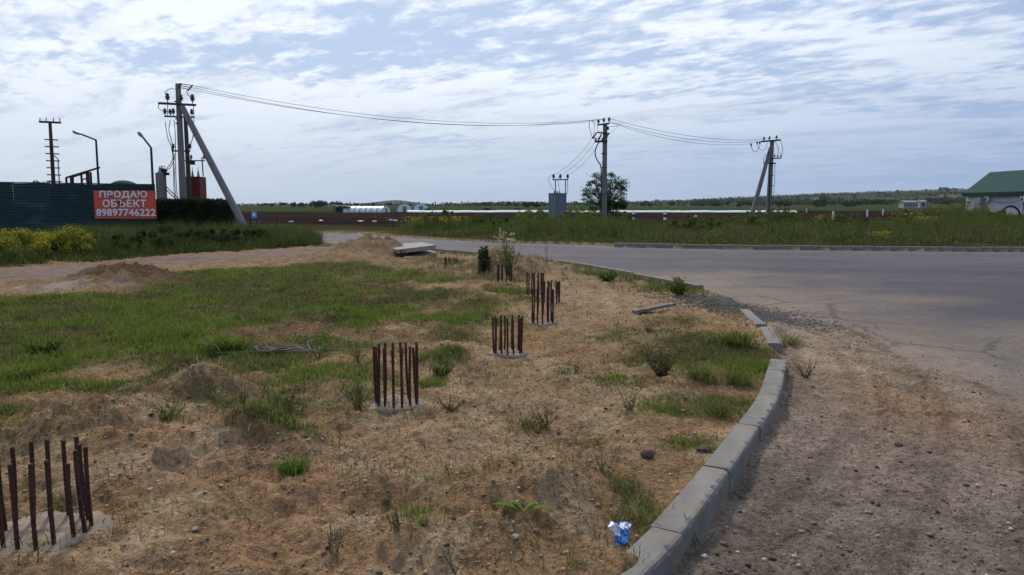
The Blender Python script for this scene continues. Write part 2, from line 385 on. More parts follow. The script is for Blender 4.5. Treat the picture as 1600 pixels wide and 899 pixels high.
# ------------------------------------------------------------------ materials
MATS = {}
def mat(name, build):
    m = bpy.data.materials.new(name); m.use_nodes = True; t = NT(m.node_tree)
    b = t.n['Principled BSDF']; build(t, b); MATS[name] = m; return m
def simple(name, col, rough=.8, metal=0., scale=8., var=.25, bump=.0, bscale=None, tint=None, spec=.3, streak=False):
    """procedural paint, metal or stone: two noises vary the colour, a third the relief"""
    def f(t, b):
        tcn = t.new('ShaderNodeTexCoord'); P = tcn.outputs['Object']
        if streak:
            mp = t.new('ShaderNodeMapping'); t.put(mp.inputs[0], P); mp.inputs[3].default_value = (3, 3, .35); P = mp.outputs[0]
        n1 = t.noise(P, scale, 5, .6); n2 = t.noise(P, scale * .23, 3, .5)
        k = t.math('ADD', t.rng(n1, .3, .7, 1 - var, 1 + var), t.rng(n2, .3, .7, -var * .5, var * .5))
        c = t.mix(1.0, rgb(*col), t.comb(k, k, k), 'MULTIPLY')
        if tint: c = t.mix(t.rng(t.noise(P, scale * .6, 5, .65), .52, .66), c, rgb(*tint))
        t.put(b.inputs['Base Color'], c); b.inputs['Roughness'].default_value = rough; b.inputs['Metallic'].default_value = metal
        b.inputs['Specular IOR Level'].default_value = spec
        if bump:
            bp = t.new('ShaderNodeBump'); bp.inputs['Strength'].default_value = bump; bp.inputs['Distance'].default_value = .01
            t.put(bp.inputs['Height'], t.noise(P, bscale or scale * 4, 4, .6)); t.put(b.inputs['Normal'], bp.outputs[0])
    return mat(name, f)

def soil_nodes(t, b):
    geo = t.new('ShaderNodeNewGeometry'); P = geo.outputs['Position']
    at_ = t.new('ShaderNodeAttribute', attribute_name='tint')
    n1 = t.noise(P, 3.0, 6, .62); n2 = t.noise(P, 26.0, 5, .65); n3 = t.noise(P, 120.0, 3, .6)
    k = t.math('ADD', t.rng(n1, .3, .7, .70, 1.18), t.math('ADD', t.rng(n2, .3, .72, -.42, .36), t.rng(n3, .3, .7, -.22, .22)))  # wide n2 range puts contrast into the colour where relief shading is weak
    c = t.mix(1.0, at_.outputs['Color'], t.comb(t.math('MULTIPLY', k, 1.50), t.math('MULTIPLY', k, 1.41), t.math('MULTIPLY', k, 1.25)), 'MULTIPLY')
    vo = t.new('ShaderNodeTexVoronoi'); t.put(vo.inputs['Vector'], P); vo.inputs['Scale'].default_value = 38.0
    sp = t.math('MULTIPLY', t.rng(vo.outputs['Distance'], .10, .20, 1, 0), t.rng(t.noise(P, 9.0, 2), .52, .62))
    c = t.mix(t.math('MULTIPLY', sp, .5), c, rgb(.42, .36, .30))
    vo2 = t.new('ShaderNodeTexVoronoi'); t.put(vo2.inputs['Vector'], P); vo2.inputs['Scale'].default_value = 17.0
    sp2 = t.math('MULTIPLY', t.rng(vo2.outputs['Distance'], .12, .26, 1, 0), t.rng(t.noise(P, 5.0, 2), .54, .6))
    c = t.mix(t.math('MULTIPLY', sp2, .55), c, rgb(.07, .05, .035))
    t.put(b.inputs['Base Color'], c); b.inputs['Roughness'].default_value = 1.0; b.inputs['Specular IOR Level'].default_value = .0
    h = t.math('ADD', t.math('MULTIPLY', t.noise(P, 30., 6, .68), 1.0), t.math('MULTIPLY', t.noise(P, 8., 4, .6), 1.6))
    h = t.math('ADD', h, t.math('MULTIPLY', sp, .5))
    bp = t.new('ShaderNodeBump'); bp.inputs['Strength'].default_value = 1.0; bp.inputs['Distance'].default_value = .055
    t.put(bp.inputs['Height'], h); t.put(b.inputs['Normal'], bp.outputs[0])
M_SOIL = mat('soil', soil_nodes)

def asphalt_nodes(t, b):
    geo = t.new('ShaderNodeNewGeometry'); P = geo.outputs['Position']
    at_ = t.new('ShaderNodeAttribute', attribute_name='tint')
    n1 = t.noise(P, .55, 5, .6); n2 = t.noise(P, 60., 4, .7); n3 = t.noise(P, 160., 2, .6)
    n4 = t.noise(P, 7., 5, .7)
    k = t.math('ADD', t.math('ADD', t.rng(n1, .3, .7, .84, 1.10), t.rng(n4, .3, .7, -.22, .22)), t.math('ADD', t.rng(n2, .3, .7, -.3, .3), t.rng(n3, .35, .65, -.25, .25)))
    c = t.mix(1.0, at_.outputs['Color'], t.comb(k, k, k), 'MULTIPLY')
    vo = t.new('ShaderNodeTexVoronoi'); t.put(vo.inputs['Vector'], P); vo.inputs['Scale'].default_value = 70.
    c = t.mix(t.math('MULTIPLY', t.rng(vo.outputs['Distance'], .12, .25, 1, 0), .35), c, rgb(.30, .28, .27))
    wp_ = t.vmath('ADD', P, t.comb(t.math('MULTIPLY', n4, .5), t.math('MULTIPLY', n1, .6), 0.0))
    vc = t.new('ShaderNodeTexVoronoi', feature='DISTANCE_TO_EDGE'); t.put(vc.inputs['Vector'], wp_); vc.inputs['Scale'].default_value = .38
    crack = t.math('MULTIPLY', t.rng(vc.outputs['Distance'], .006, .016, 1, 0), t.rng(t.noise(P, .25, 2), .48, .56))
    c = t.mix(t.math('MULTIPLY', crack, .55), c, rgb(.03, .027, .03))
    mp = t.new('ShaderNodeMapping'); t.put(mp.inputs[0], P); mp.inputs['Rotation'].default_value = (0, 0, .12); mp.inputs['Scale'].default_value = (.05, 1.6, 1)
    seam = t.rng(t.noise(mp.outputs[0], 1.3, 4, .7), .60, .68)
    c = t.mix(t.math('MULTIPLY', seam, .35), c, rgb(.15, .14, .145))
    mp2 = t.new('ShaderNodeMapping'); t.put(mp2.inputs[0], P); mp2.inputs['Rotation'].default_value = (0, 0, .2); mp2.inputs['Scale'].default_value = (.35, 1.2, 1)
    c = t.mix(t.rng(t.noise(mp2.outputs[0], .9, 5, .7), .5, .72, 0, .4), c, rgb(.055, .05, .06))
    t.put(b.inputs['Base Color'], c); b.inputs['Roughness'].default_value = .8; b.inputs['Specular IOR Level'].default_value = .22
    bp = t.new('ShaderNodeBump'); bp.inputs['Strength'].default_value = .6; bp.inputs['Distance'].default_value = .012
    t.put(bp.inputs['Height'], t.math('ADD', n2, n3)); t.put(b.inputs['Normal'], bp.outputs[0])
M_ASPH = mat('asphalt', asphalt_nodes)

def leaf_nodes(t, b):
    at_ = t.new('ShaderNodeAttribute', attribute_name='tint')
    geo = t.new('ShaderNodeNewGeometry')
    k = t.rng(t.noise(geo.outputs['Position'], 40., 2), .3, .7, .8, 1.2)
    c = t.mix(1.0, at_.outputs['Color'], t.comb(k, k, k), 'MULTIPLY')
    di = t.new('ShaderNodeBsdfDiffuse'); t.put(di.inputs[0], c)
    tr = t.new('ShaderNodeBsdfTranslucent'); t.put(tr.inputs[0], c)
    ms = t.new('ShaderNodeMixShader'); ms.inputs[0].default_value = .38
    t.l.new(di.outputs[0], ms.inputs[1]); t.l.new(tr.outputs[0], ms.inputs[2])
    t.l.new(ms.outputs[0], t.n['Material Output'].inputs[0])
M_LEAF = mat('leaf', leaf_nodes)

M_CONC = simple('kerb_concrete', (.190, .178, .162), .85, scale=5, var=.22, bump=.5, bscale=60, tint=(.235, .19, .14))
M_POLE = simple('pole_concrete', (.20, .195, .185), .9, scale=4, var=.18, bump=.3, bscale=30, streak=True, tint=(.18, .17, .16))
M_PILE = simple('pile_concrete', (.235, .185, .14), .95, scale=14, var=.2, bump=.7, bscale=50)
M_SLAB = simple('slab_concrete', (.30, .265, .23), .9, scale=5, var=.18, bump=.4, bscale=30)
M_RUST = simple('rusty_steel', (.060, .030, .022), .85, scale=30, var=.35, bump=.6, bscale=90, tint=(.11, .05, .03), spec=.25)
M_DARK = simple('dark_steel', (.045, .045, .05), .6, .3, scale=12, var=.2)
M_GALV = simple('grey_steel', (.20, .205, .215), .5, .4, scale=10, var=.2)
M_INS = simple('porcelain', (.035, .025, .022), .25, scale=10, var=.1, spec=.5)
M_WIRE = simple('wire', (.05, .05, .055), .6, .3, scale=5, var=.1)
M_RED = simple('red_cabinet', (.13, .014, .016), .6, scale=4, var=.18, streak=True)
M_GREYBOX = simple('grey_cabinet', (.145, .17, .21), .55, scale=3, var=.14, streak=True)
M_SIGN = simple('orange_red_banner', (.62, .095, .055), .5, scale=3, var=.08)
M_WHITEP = simple('white_print', (.78, .78, .8), .5, scale=6, var=.05)
M_BLUE = simple('blue_sign', (.10, .25, .62), .5, scale=6, var=.12)
M_FILM = simple('white_film', (.72, .76, .77), .35, scale=2, var=.1, bump=.3, bscale=4)
M_WALLW = simple('white_wall_panel', (.40, .41, .47), .6, scale=1.3, var=.14, streak=True, tint=(.42, .42, .46))
M_ROOFG = simple('green_roof_sheet', (.016, .066, .062), .75, scale=2, var=.14, spec=.15)
M_FASC = simple('green_fascia', (.010, .04, .036), .8, scale=3, var=.12, spec=.1)
M_ACW = simple('air_conditioner_white', (.6, .6, .6), .5, scale=6, var=.08)
M_BLACK = simple('black_rubber', (.02, .02, .022), .6, scale=8, var=.2)
M_BAG = simple('blue_foil', (.05, .30, .80), .3, scale=30, var=.15, tint=(.7, .75, .8), spec=.6)
M_BRICKW = simple('pale_plaster', (.33, .32, .30), .9, scale=1, var=.1)
M_WOOD = simple('weathered_wood', (.20, .17, .14), .9, scale=14, var=.3)
M_BARK = simple('bark', (.07, .055, .042), .95, scale=12, var=.3, bump=.6, bscale=30)
M_STONE = simple('stone', (.34, .29, .24), .9, scale=20, var=.3, bump=.5)

def fence_nodes(t, b):
    geo = t.new('ShaderNodeNewGeometry'); P = geo.outputs['Position']
    n = t.noise(P, .8, 4, .6); mp = t.new('ShaderNodeMapping'); t.put(mp.inputs[0], P); mp.inputs[3].default_value = (.42, .42, 1.3)
    sc = t.rng(t.noise(mp.outputs[0], .9, 3, .5, 1.5), .60, .70)
    c = t.mix(t.rng(n, .3, .7), rgb(.006, .026, .034), rgb(.011, .046, .054))
    c = t.mix(t.math('MULTIPLY', sc, .55), c, rgb(.035, .10, .115))
    oi = t.new('ShaderNodeObjectInfo'); kk = t.rng(oi.outputs['Random'], 0, 1, .75, 1.35); c = t.mix(1.0, c, t.comb(kk, kk, kk), 'MULTIPLY')
    t.put(b.inputs['Base Color'], c); b.inputs['Roughness'].default_value = .5; b.inputs['Specular IOR Level'].default_value = .3
M_FENCE = mat('fence_paint', fence_nodes)

# ------------------------------------------------------------------ terrain and road sheets
def polar():
    az = np.radians(np.concatenate([np.arange(-180, -44, 8.0), np.arange(-44, 44, 0.16), np.arange(44, 180, 8.0)]))
    rr = np.concatenate([[0.02, .5, 1.0, 1.5, 2.0, 2.4], np.exp(np.arange(math.log(2.6), math.log(62), 0.0062)), np.exp(np.arange(math.log(62), math.log(12500), 0.028))])
    return az, rr
AZ, RR = polar()
A2, R2 = np.meshgrid(AZ, RR)
GX = R2 * np.sin(A2); GY = R2 * np.cos(A2)
nr, na = GX.shape

def colmix(a, b, m): return a * (1 - m[..., None]) + np.asarray(b) * m[..., None]
def terrain():
    x, y = GX, GY; r = R2
    sd, road_in, tr, g = masks(x, y)
    z = height(x, y)
    n1 = fbm(x, y, .8, 4, 51); n2 = fbm(x, y, .12, 4, 52); n3 = fbm(x, y, 3.3, 4, 53)
    dirt = colmix(np.broadcast_to(np.array([.27, .175, .108]), x.shape + (3,)), (.225, .150, .090), sstep(.35, .65, n1))
    dirt = colmix(dirt, (.33, .25, .17), sstep(.48, .68, n3) * .8)
    # darker heap of topsoil by the track
    for p, a, b_, q in (((185, 440), 1.9, 1.7, 1.25), ((590, 402), 2.0, 1.6, .55), ((450, 525), .9, .6, .8)):
        mx, my = G(*p); dirt = colmix(dirt, (.105, .064, .045), np.minimum(1, q) * np.exp(-(((x - mx) / a) ** 2 + ((y - my) / b_) ** 2)))
    for p, a, b_, q in (((960, 470), 1.3, 2.6, .8), ((900, 430), 1.8, 3., .7), ((760, 620), 1.2, 1.3, .45), ((700, 700), .9, .35, .4), ((900, 640), .7, .6, .3)):
        mx, my = G(*p); dirt = colmix(dirt, (.31, .235, .165), q * np.exp(-(((x - mx) / a) ** 2 + ((y - my) / b_) ** 2)))
    far = sstep(9, 22, r); dirt = colmix(dirt, (.20, .155, .11), far * .6)
    c = dirt
    gcol = colmix(np.broadcast_to(np.array([.066, .064, .027]), x.shape + (3,)), (.055, .070, .022), sstep(.4, .6, n3))
    c = colmix(c, gcol, np.clip(g * 1.15, 0, 1)[...] if False else np.zeros_like(g))
    c = c * (1 - np.clip(g * 1.1, 0, .80)[..., None]) + gcol * np.clip(g * 1.1, 0, .80)[..., None]
    c = colmix(c, (.19, .155, .155), tr * (.75 + .25 * n3)); c = colmix(c, (.15, .115, .10), tr * sstep(.5, .62, fbm(x * .3, y, 1.4, 3, 57)) * .6)
    mx, my = G(50, 452); c = colmix(c, (.34, .31, .30), np.exp(-(((x - mx) / 1.6) ** 2 + ((y - my) / .5) ** 2)) * sstep(.4, .55, n1))
    # sand and grit on the carriageway
    s = sandmask(x, y)
    grit = colmix(np.broadcast_to(np.array([.225, .185, .165]), x.shape + (3,)), (.175, .148, .135), sstep(.4, .62, n1))
    lx, ly = G(1300, 560, ROAD_Z); grit = colmix(grit, (.33, .26, .195), np.exp(-(((x - lx) / .75) ** 2 + ((y - ly) / 1.6) ** 2)) * (.7 + .6 * (n3 - .5)))
    lx, ly = G(1420, 640, ROAD_Z); grit = colmix(grit, (.245, .165, .115), np.exp(-(((x - lx) / .55) ** 2 + ((y - ly) / 1.1) ** 2)) * .9)
    lx, ly = G(1175, 476, 0); c = colmix(c, (.11, .10, .10), np.exp(-(((x - lx) / .9) ** 2 + ((y - ly) / .9) ** 2)) * .9)
    rr_ = np.hypot(x - TREAD_C[0], y - TREAD_C[1]); ruts = np.sin((rr_ - TREAD_R) * 2 * math.pi / .62 + 1.2) + .6 * np.sin((rr_ - TREAD_R) * 2 * math.pi / .23)
    grit = grit * (1 + .13 * ruts * sstep(1.9, .6, np.abs(rr_ - TREAD_R)) * (.4 + .9 * n1))[..., None]
    grit = grit * (1 + .35 * (n3 - .5))[..., None]
    c = colmix(c, grit, road_in); hx, hy = G(188, 440); c = colmix(c, (.085, .050, .034), np.minimum(1, 1.3 * np.exp(-(((x - hx) / 1.5) ** 2 + ((y - hy) / 1.2) ** 2) ** 1.5)) * (.6 + .8 * (n3 - .3)).clip(0, 1))
    # beyond the road
    vg = verge(x, y)
    c = colmix(c, (.042, .042, .020), vg * (1 - road_in))
    px = 800 + FPX * x / np.maximum(y, 1)
    fld = vg * sstep(-1, 3, y - np.interp(px, [0, 400, 620, 900, 1100, 1600], [60, 62, 52, 56, 58, 58])) * (y > 0)
    plough = np.array([.019, .0145, .0145])
    fc = colmix(np.broadcast_to(plough, x.shape + (3,)), (.033, .026, .025), sstep(.5, .7, fbm(x * .25, y, .25, 4, 54)))
    c = colmix(c, fc, fld)
    # fields turn green behind the row covers, then scrub and hills
    gedge = np.interp(px, [0, 400, 540, 800, 1240, 1600], [150, 165, 150, 190, 215, 150]) 
    gr = sstep(0, 25, y - gedge) * (y > 0)
    strips = fbm(x * .35, y, 1 / 55., 3, 55)
    gc = colmix(np.broadcast_to(np.array([.036, .053, .022]), x.shape + (3,)), (.026, .037, .019), sstep(.45, .6, strips))
    gc = colmix(gc, (.062, .066, .037), sstep(.62, .72, strips) * .7)
    c = colmix(c, gc, gr)
    hillc = colmix(np.broadcast_to(np.array([.028, .042, .024]), x.shape + (3,)), (.044, .06, .03), sstep(.5, .62, fbm(x, y, 1 / 260., 4, 56)))
    hillc = colmix(hillc, (.095, .09, .066), sstep(.66, .72, fbm(x, y * .6, 1 / 190., 3, 58)))
    c = colmix(c, hillc, sstep(900, 1500, r)); c = colmix(c, (.020, .030, .030), sstep(4300, 5000, r))
    behind = (y < 20) & (r > 25)
    idx = np.arange(nr * na).reshape(nr, na)
    nxt = np.roll(idx, -1, axis=1)
    F = np.stack([idx[:-1], nxt[:-1], nxt[1:], idx[1:]], -1).reshape(-1, 4)[:, ::-1]
    V = np.stack([x, y, z], -1).reshape(-1, 3)
    me = np_mesh('ground', V, F, c.reshape(-1, 3), smooth=True, n=4)
    o = link('ground', me, M_SOIL); tag(o, kind='structure')
    # ---- asphalt sheet
    keep = psd(x, y, ROAD) < 0.30
    kf = keep.reshape(-1); fm = kf[F].all(axis=1) & (R2.reshape(-1)[F[:, 0]] < 95)
    Fr = F[fm]; used = np.unique(Fr); remap = np.full(nr * na, -1); remap[used] = np.arange(len(used))
    Vr = V[used].copy(); Vr[:, 2] = ROAD_Z
    xr, yr = Vr[:, 0], Vr[:, 1]
    ds_ = psd(xr, yr, SAND); dust = np.maximum(sstep(4.5, -0.2, ds_ + (fbm(xr, yr, .5, 4, 71) - .5) * 5.0), sstep(.9, .2, ds_ + (fbm(xr, yr, 2.5, 4, 76) - .5) * 1.2))
    kerbd = psd(xr, yr, ROAD); edge = sstep(-1.6, 0, kerbd + (fbm(xr, yr, 1.1, 3, 73) - .5) * 1.2)
    cr = colmix(np.broadcast_to(np.array([.082, .074, .088]), (len(xr), 3)), (.070, .063, .076), sstep(.4, .65, fbm(xr * .35, yr, .6, 4, 72)))
    cr = colmix(cr, (.215, .165, .125), np.clip(dust * .97, 0, 1)); cr = colmix(cr, (.18, .145, .115), edge * .6)
    # tyre-polished lanes and a painted far sheen
    lane = np.abs(((yr + .18 * xr) % 3.4) - 1.7); cr = cr * (1 - .10 * sstep(.9, .3, lane) * sstep(8, 14, np.hypot(xr, yr)))[:, None]
    cr = np.where((np.hypot(xr, yr) > 26)[:, None], cr * .9 + np.array([.20, .18, .18]) * .10, cr)  # far road painted paler: grazing sky sheen put into the colour
    # the join is blended further down by noise, keep it one sheet
    mr = np_mesh('road', Vr, remap[Fr], cr, smooth=False, n=4)
    o = link('road', mr, M_ASPH); tag(o, kind='structure')
terrain()

def hz(x, y): return float(height(np.array([x]), np.array([y]))[0])
def Gh(px, py):
    x, y = G(px, py); z = hz(x, y); x, y = G(px, py, z); return Vector((x, y, hz(x, y)))

# ------------------------------------------------------------------ kerbs
def resample(pts, step):
    P = [Vector((p[0], p[1])) for p in pts]; out = [P[0]]; acc = 0
    for a, b in zip(P, P[1:]):
        L = (b - a).length; d = (b - a) / L; s = step - acc
        while s <= L: out.append(a + d * s); s += step
        acc = L - (s - step)
    return out
def smooth_poly(pts, it=2):
    P = [Vector((p[0], p[1])) for p in pts]
    for _ in range(it):
        Q = [P[0]]
        for a, b in zip(P, P[1:]): Q += [a * .75 + b * .25, a * .25 + b * .75]
        P = Q + [P[-1]]
    return P
def kerb_stone(path, side, width, z0, z1, gap=.006, chamf=0.0):
    """one stone that follows a short path (outer edge), extruded to the lot side"""
    vs = []; fs = []; n = len(path)
    for i, p in enumerate(path):
        d = (path[min(i + 1, n - 1)] - path[max(i - 1, 0)]).normalized(); nn = Vector((-d.y, d.x)) * side
        o = p.copy()
        if i == 0: o += d * gap
        if i == n - 1: o -= d * gap
        j = random.uniform(-.0015, .0015) if chamf else 0; ch = random.uniform(.006, .022) if chamf and random.random() < .16 else j
        prof = [(0.0, z0), (0.003, z1 - .022 - ch), (.010 + ch * .7, z1 - .006 - ch * .6), (.026 + ch, z1 - abs(j)), (width - .010, z1), (width, z1 - .012), (width, z0)]
        for (q, z) in prof: vs.append((o.x + nn.x * q, o.y + nn.y * q, z))
    m = 7
    for i in range(n - 1):
        for k in range(m): k2 = (k + 1) % m; fs.append((i * m + k, i * m + k2, (i + 1) * m + k2, (i + 1) * m + k))
    fs.append(tuple(range(m - 1, -1, -1))); fs.append(tuple((n - 1) * m + k for k in range(m)))
    return vs, fs
def kerb_row(root, pts, step, side, width, z0, z1f, cut=4, worn=0.0):
    fine_ = resample(smooth_poly(pts), step / cut)
    k = 0
    while k + cut < len(fine_):
        path = fine_[k:k + cut + 1]; z1 = z1f(path[2]); vs, fs = kerb_stone(path, side, width, z0, z1 + random.uniform(-.006, .006), chamf=worn)
        mb = MB((path[0].x, path[0].y, 0)); mb.add(vs, fs)
        o = link('kerb_stone', mb.mesh('kerb_stone'), M_CONC, root); o.location = (path[0].x + random.uniform(-.006, .006), path[0].y, random.uniform(-.004, .004)); o.rotation_euler = (random.uniform(-.004, .004), random.uniform(-.006, .006), random.uniform(-.006, .006))
        k += cut
    if len(fine_) - k >= 3:
        path = fine_[k:]; vs, fs = kerb_stone(path, side, width, z0, z1f(path[1]), chamf=worn); mb = MB((path[0].x, path[0].y, 0)); mb.add(vs, fs)
        o = link('kerb_stone', mb.mesh('kerb_stone'), M_CONC, root); o.location = (path[0].x, path[0].y, 0)
near_bed = MB()
kb = smooth_poly(KERB[:7]); 
def bed(pts, width, side, z0, z1):
    mb = MB()
    n = len(pts); vs = []; fs = []
    for i, p in enumerate(pts):
        d = (pts[min(i + 1, n - 1)] - pts[max(i - 1, 0)]).normalized(); nn = Vector((-d.y, d.x)) * side
        for q, z in ((.02, z0), (.02, z1), (width - .02, z1), (width - .02, z0)): vs.append((p.x + nn.x * q, p.y + nn.y * q, z))
    for i in range(n - 1):
        for k in range(4): k2 = (k + 1) % 4; fs.append((i * 4 + k, i * 4 + k2, (i + 1) * 4 + k2, (i + 1) * 4 + k))
    fs.append((3, 2, 1, 0)); fs.append(tuple((n - 1) * 4 + k for k in range(4)))
    return mb.add(vs, fs)
SIDE = 1
kerb_near = bed(kb, .17, SIDE, ROAD_Z - .14, ROAD_Z - .05).build('kerb', M_PILE); tag(kerb_near, kind='structure')
kerb_row(kerb_near, KERB[:7], 1.0, SIDE, .17, ROAD_Z - .13, lambda p: KERB_TOP, 28, 1.0)
# two stones knocked out of line in the gap
for (pa, pb, zt, lab) in (((1222, 537), (1207, 511), .02, 'kerb stone pushed out of line next to the gap'), ((1199, 507), (1171, 483), .015, 'last loose kerb stone by the gravel heap')):
    a = Vector(G(*pa, zt)); b = Vector(G(*pb, zt)); path = [a + (b - a) * t for t in (0, .33, .66, 1)]
    vs, fs = kerb_stone(path, SIDE, .15, ROAD_Z - .1, zt); mb = MB((a.x, a.y, 0)); mb.add(vs, fs)
    o = link('kerb_stone', mb.mesh('kerb_stone'), M_CONC, kerb_near); o.location = (a.x, a.y, 0); o['label'] = lab
# low sunk kerb along the lot, further on
low = KERB[11:]
kerb_low = bed(smooth_poly(low), .12, SIDE, ROAD_Z - .14, ROAD_Z - .05).build('kerb', M_PILE); tag(kerb_low, kind='structure')
kerb_row(kerb_low, low, 1.0, SIDE, .12, ROAD_Z - .1, lambda p: .05)
# kerb on the far side of the road
kerb_far = bed([Vector(p) for p in FARK] + [Vector((60, 19))], .15, SIDE, ROAD_Z - .14, ROAD_Z - .05).build('kerb', M_PILE); tag(kerb_far, kind='structure')
kerb_row(kerb_far, FARK + [(60, 19)], 1.0, SIDE, .15, ROAD_Z - .1, lambda p: ROAD_Z + .18)

# ------------------------------------------------------------------ rebar rings on bored piles
def bar_mesh(n, rings, L, r):
    mb = MB(); pts = []; rs = []
    for i in range(rings + 1): pts.append((.010 * math.sin(2.2 * i / rings), 0, L * i / rings)); rs.append(r * (1.10 if i % 2 else .92))
    mb.tube(pts, rs, n); return mb.mesh('rebar')
for ci, ((px, py), R, topy, nb, lab) in enumerate(CAGES):
    x, y = CW[ci]; z = hz(x, y)
    Hc = max(.3, zat(topy, y) - z)
    t = thing('rebar_cage', 'ring of ' + lab if not lab.startswith(('rusty', 'short', 'tall')) else lab, 'rebar', (x, y, z), 0, 'rebar rings standing on bored piles')
    # concrete head of the pile, edge uneven
    mb = MB(); n = 28; vs = []; fs = []
    for (q, h) in ((1.44, -.06), (1.38, .002), (1.27, .016), (.6, .012), (.02, .010)):
        for k in range(n):
            th = 2 * math.pi * k / n; w_ = 1 + (.12 * math.sin(3 * th + ci * 2) + .07 * math.sin(7 * th + ci) + .05 * math.sin(13 * th + 2 * ci)) * (1 if q > 1 else 0); h = h + .006 * math.sin(5 * th + q * 9 + ci)
            vs.append((R * q * w_ * math.cos(th), R * q * w_ * math.sin(th), h))
        pass
    for i in range(4):
        for k in range(n): k2 = (k + 1) % n; fs.append((i * n + k, i * n + k2, (i + 1) * n + k2, (i + 1) * n + k))
    mb.add(vs, fs); mb.build('pile_head', M_PILE, t, smooth=True)
    br = .0105 if ci < 4 else .0115
    me = bar_mesh(7, 30 if ci < 3 else 10, Hc, br)
    for k in range(nb):
        th = 2 * math.pi * (k + .37 * (ci % 3)) / nb + random.uniform(-.05, .05)
        o = link('rebar', me, M_RUST, t); rr_ = R * random.uniform(.95, 1.03)
        o.location = (rr_ * math.cos(th), rr_ * math.sin(th), .0)
        s = random.uniform(.965, 1.01) if ci else (random.uniform(.97, 1.03) if math.sin(th) > -.1 else random.uniform(.9, 1.0)); o.scale = (1, 1, s)
        o.rotation_euler = (random.uniform(-.035, .035), random.uniform(-.035, .035), random.uniform(0, 6))

# ------------------------------------------------------------------ concrete slab on the cages
def slab(corners, th, name, lab):
    c0 = sum((Vector(c) for c in corners), Vector()) / 4
    mb = MB(tuple(c0)); vs = [Vector(c) for c in corners] + [Vector(c) - Vector((0, 0, th)) for c in corners]
    mb.add(vs, [(0, 1, 2, 3), (7, 6, 5, 4), (0, 4, 5, 1), (1, 5, 6, 2), (2, 6, 7, 3), (3, 7, 4, 0)])
    o = mb.build(name, M_SLAB); tag(o, lab, 'slab')
    bv = o.modifiers.new('bevel', 'BEVEL'); bv.width = .012; bv.segments = 2
    return o
slab([at(621, 390, 21.4), at(681, 383, 22.6), at(660, 378.5, 26.6), at(597, 382.5, 25.2)], .13, 'concrete_slab', 'pale concrete slab lying on a rebar ring and a soil heap')
slab([at(633, 400.5, 21.9), at(683, 394, 23.5), at(672, 391, 25.6), at(632, 395.5, 24.6)], .10, 'concrete_slab', 'thin lower concrete slab lying on the soil under the raised slab')

# ------------------------------------------------------------------ corrugated fence and banner
FY = 43.0
fz0 = -.1
fence = thing('metal_fence', 'long dark green corrugated metal fence behind the yellow bushes', 'fence', (at(243, 340, FY).x, FY, 0))
def corr(wid, z0, z1, pitch=.16, dep=.06):
    mb = MB(); vs = []; fs = []; zs = []
    z = z0; k = 0
    while z < z1 - .01:
        zs += [(z, 0), (z + pitch * .3, 0), (z + pitch * .45, -dep), (z + pitch * .85, -dep)]; z += pitch
    zs = [(min(a, z1), b) for a, b in zs] + [(z1, 0)]
    for (zz_, d_) in zs: vs += [(0, d_, zz_), (wid, d_, zz_)]
    for i in range(len(zs) - 1): fs.append((2 * i, 2 * i + 1, 2 * i + 3, 2 * i + 2))
    m = len(vs); vs2 = [(a, b + .012, c) for a, b, c in vs]; fs2 = [tuple(j + m for j in f[::-1]) for f in fs]
    mb.add(vs + vs2, fs + fs2); return mb.mesh('panel')
ZT = zat(289, FY)
pm = corr(2.0, fz0, ZT)
for k in range(13):
    o = link('panel', pm, M_FENCE, fence); o.location = (-2.003 * (k + 1), random.uniform(-.004, .004), .035 * k * .9)
post = MB().box((0, .06, ZT / 2), (.06, .06, ZT + .1)).mesh('post')
for k in range(14):
    o = link('post', post, M_FASC, fence); o.location = (-2.003 * k - .03, .04, .03 * k)
cap_ = MB().bar((0, 0, ZT + .015), (-26.1, 0, ZT + .015 + .035 * 12.5 * .9), .05, .07).build('top_rail', M_FASC, fence)

# banner: read from the photo
bL, bR, bT, bB = 146, 245, 298, 342
p0 = at(bL, bT, FY - .12); p1 = at(bR, bB, FY - .12)
bw, bh = p1.x - p0.x, p0.z - p1.z; bcx, bcz = (p0.x + p1.x) / 2, (p0.z + p1.z) / 2
ban = thing('sale_banner', 'orange-red for sale banner with white Cyrillic lettering on the green fence', 'banner', (bcx, FY - .12, bcz))
nvs = []; nfs = []; NX, NZ = 16, 8
for j in range(NZ + 1):
    for i in range(NX + 1):
        nvs.append((bw * (i / NX - .5), .012 * math.sin(i * 1.3) * math.sin(j * .9 + .5), bh * (j / NZ - .5)))
for j in range(NZ):
    for i in range(NX): q = j * (NX + 1) + i; nfs.append((q, q + 1, q + NX + 2, q + NX + 1))
back = [(a, b + .01, c) for a, b, c in nvs]; m_ = len(nvs)
MB().add(nvs + back, nfs + [tuple(i + m_ for i in f[::-1]) for f in nfs]).build('sheet', M_SIGN, ban)
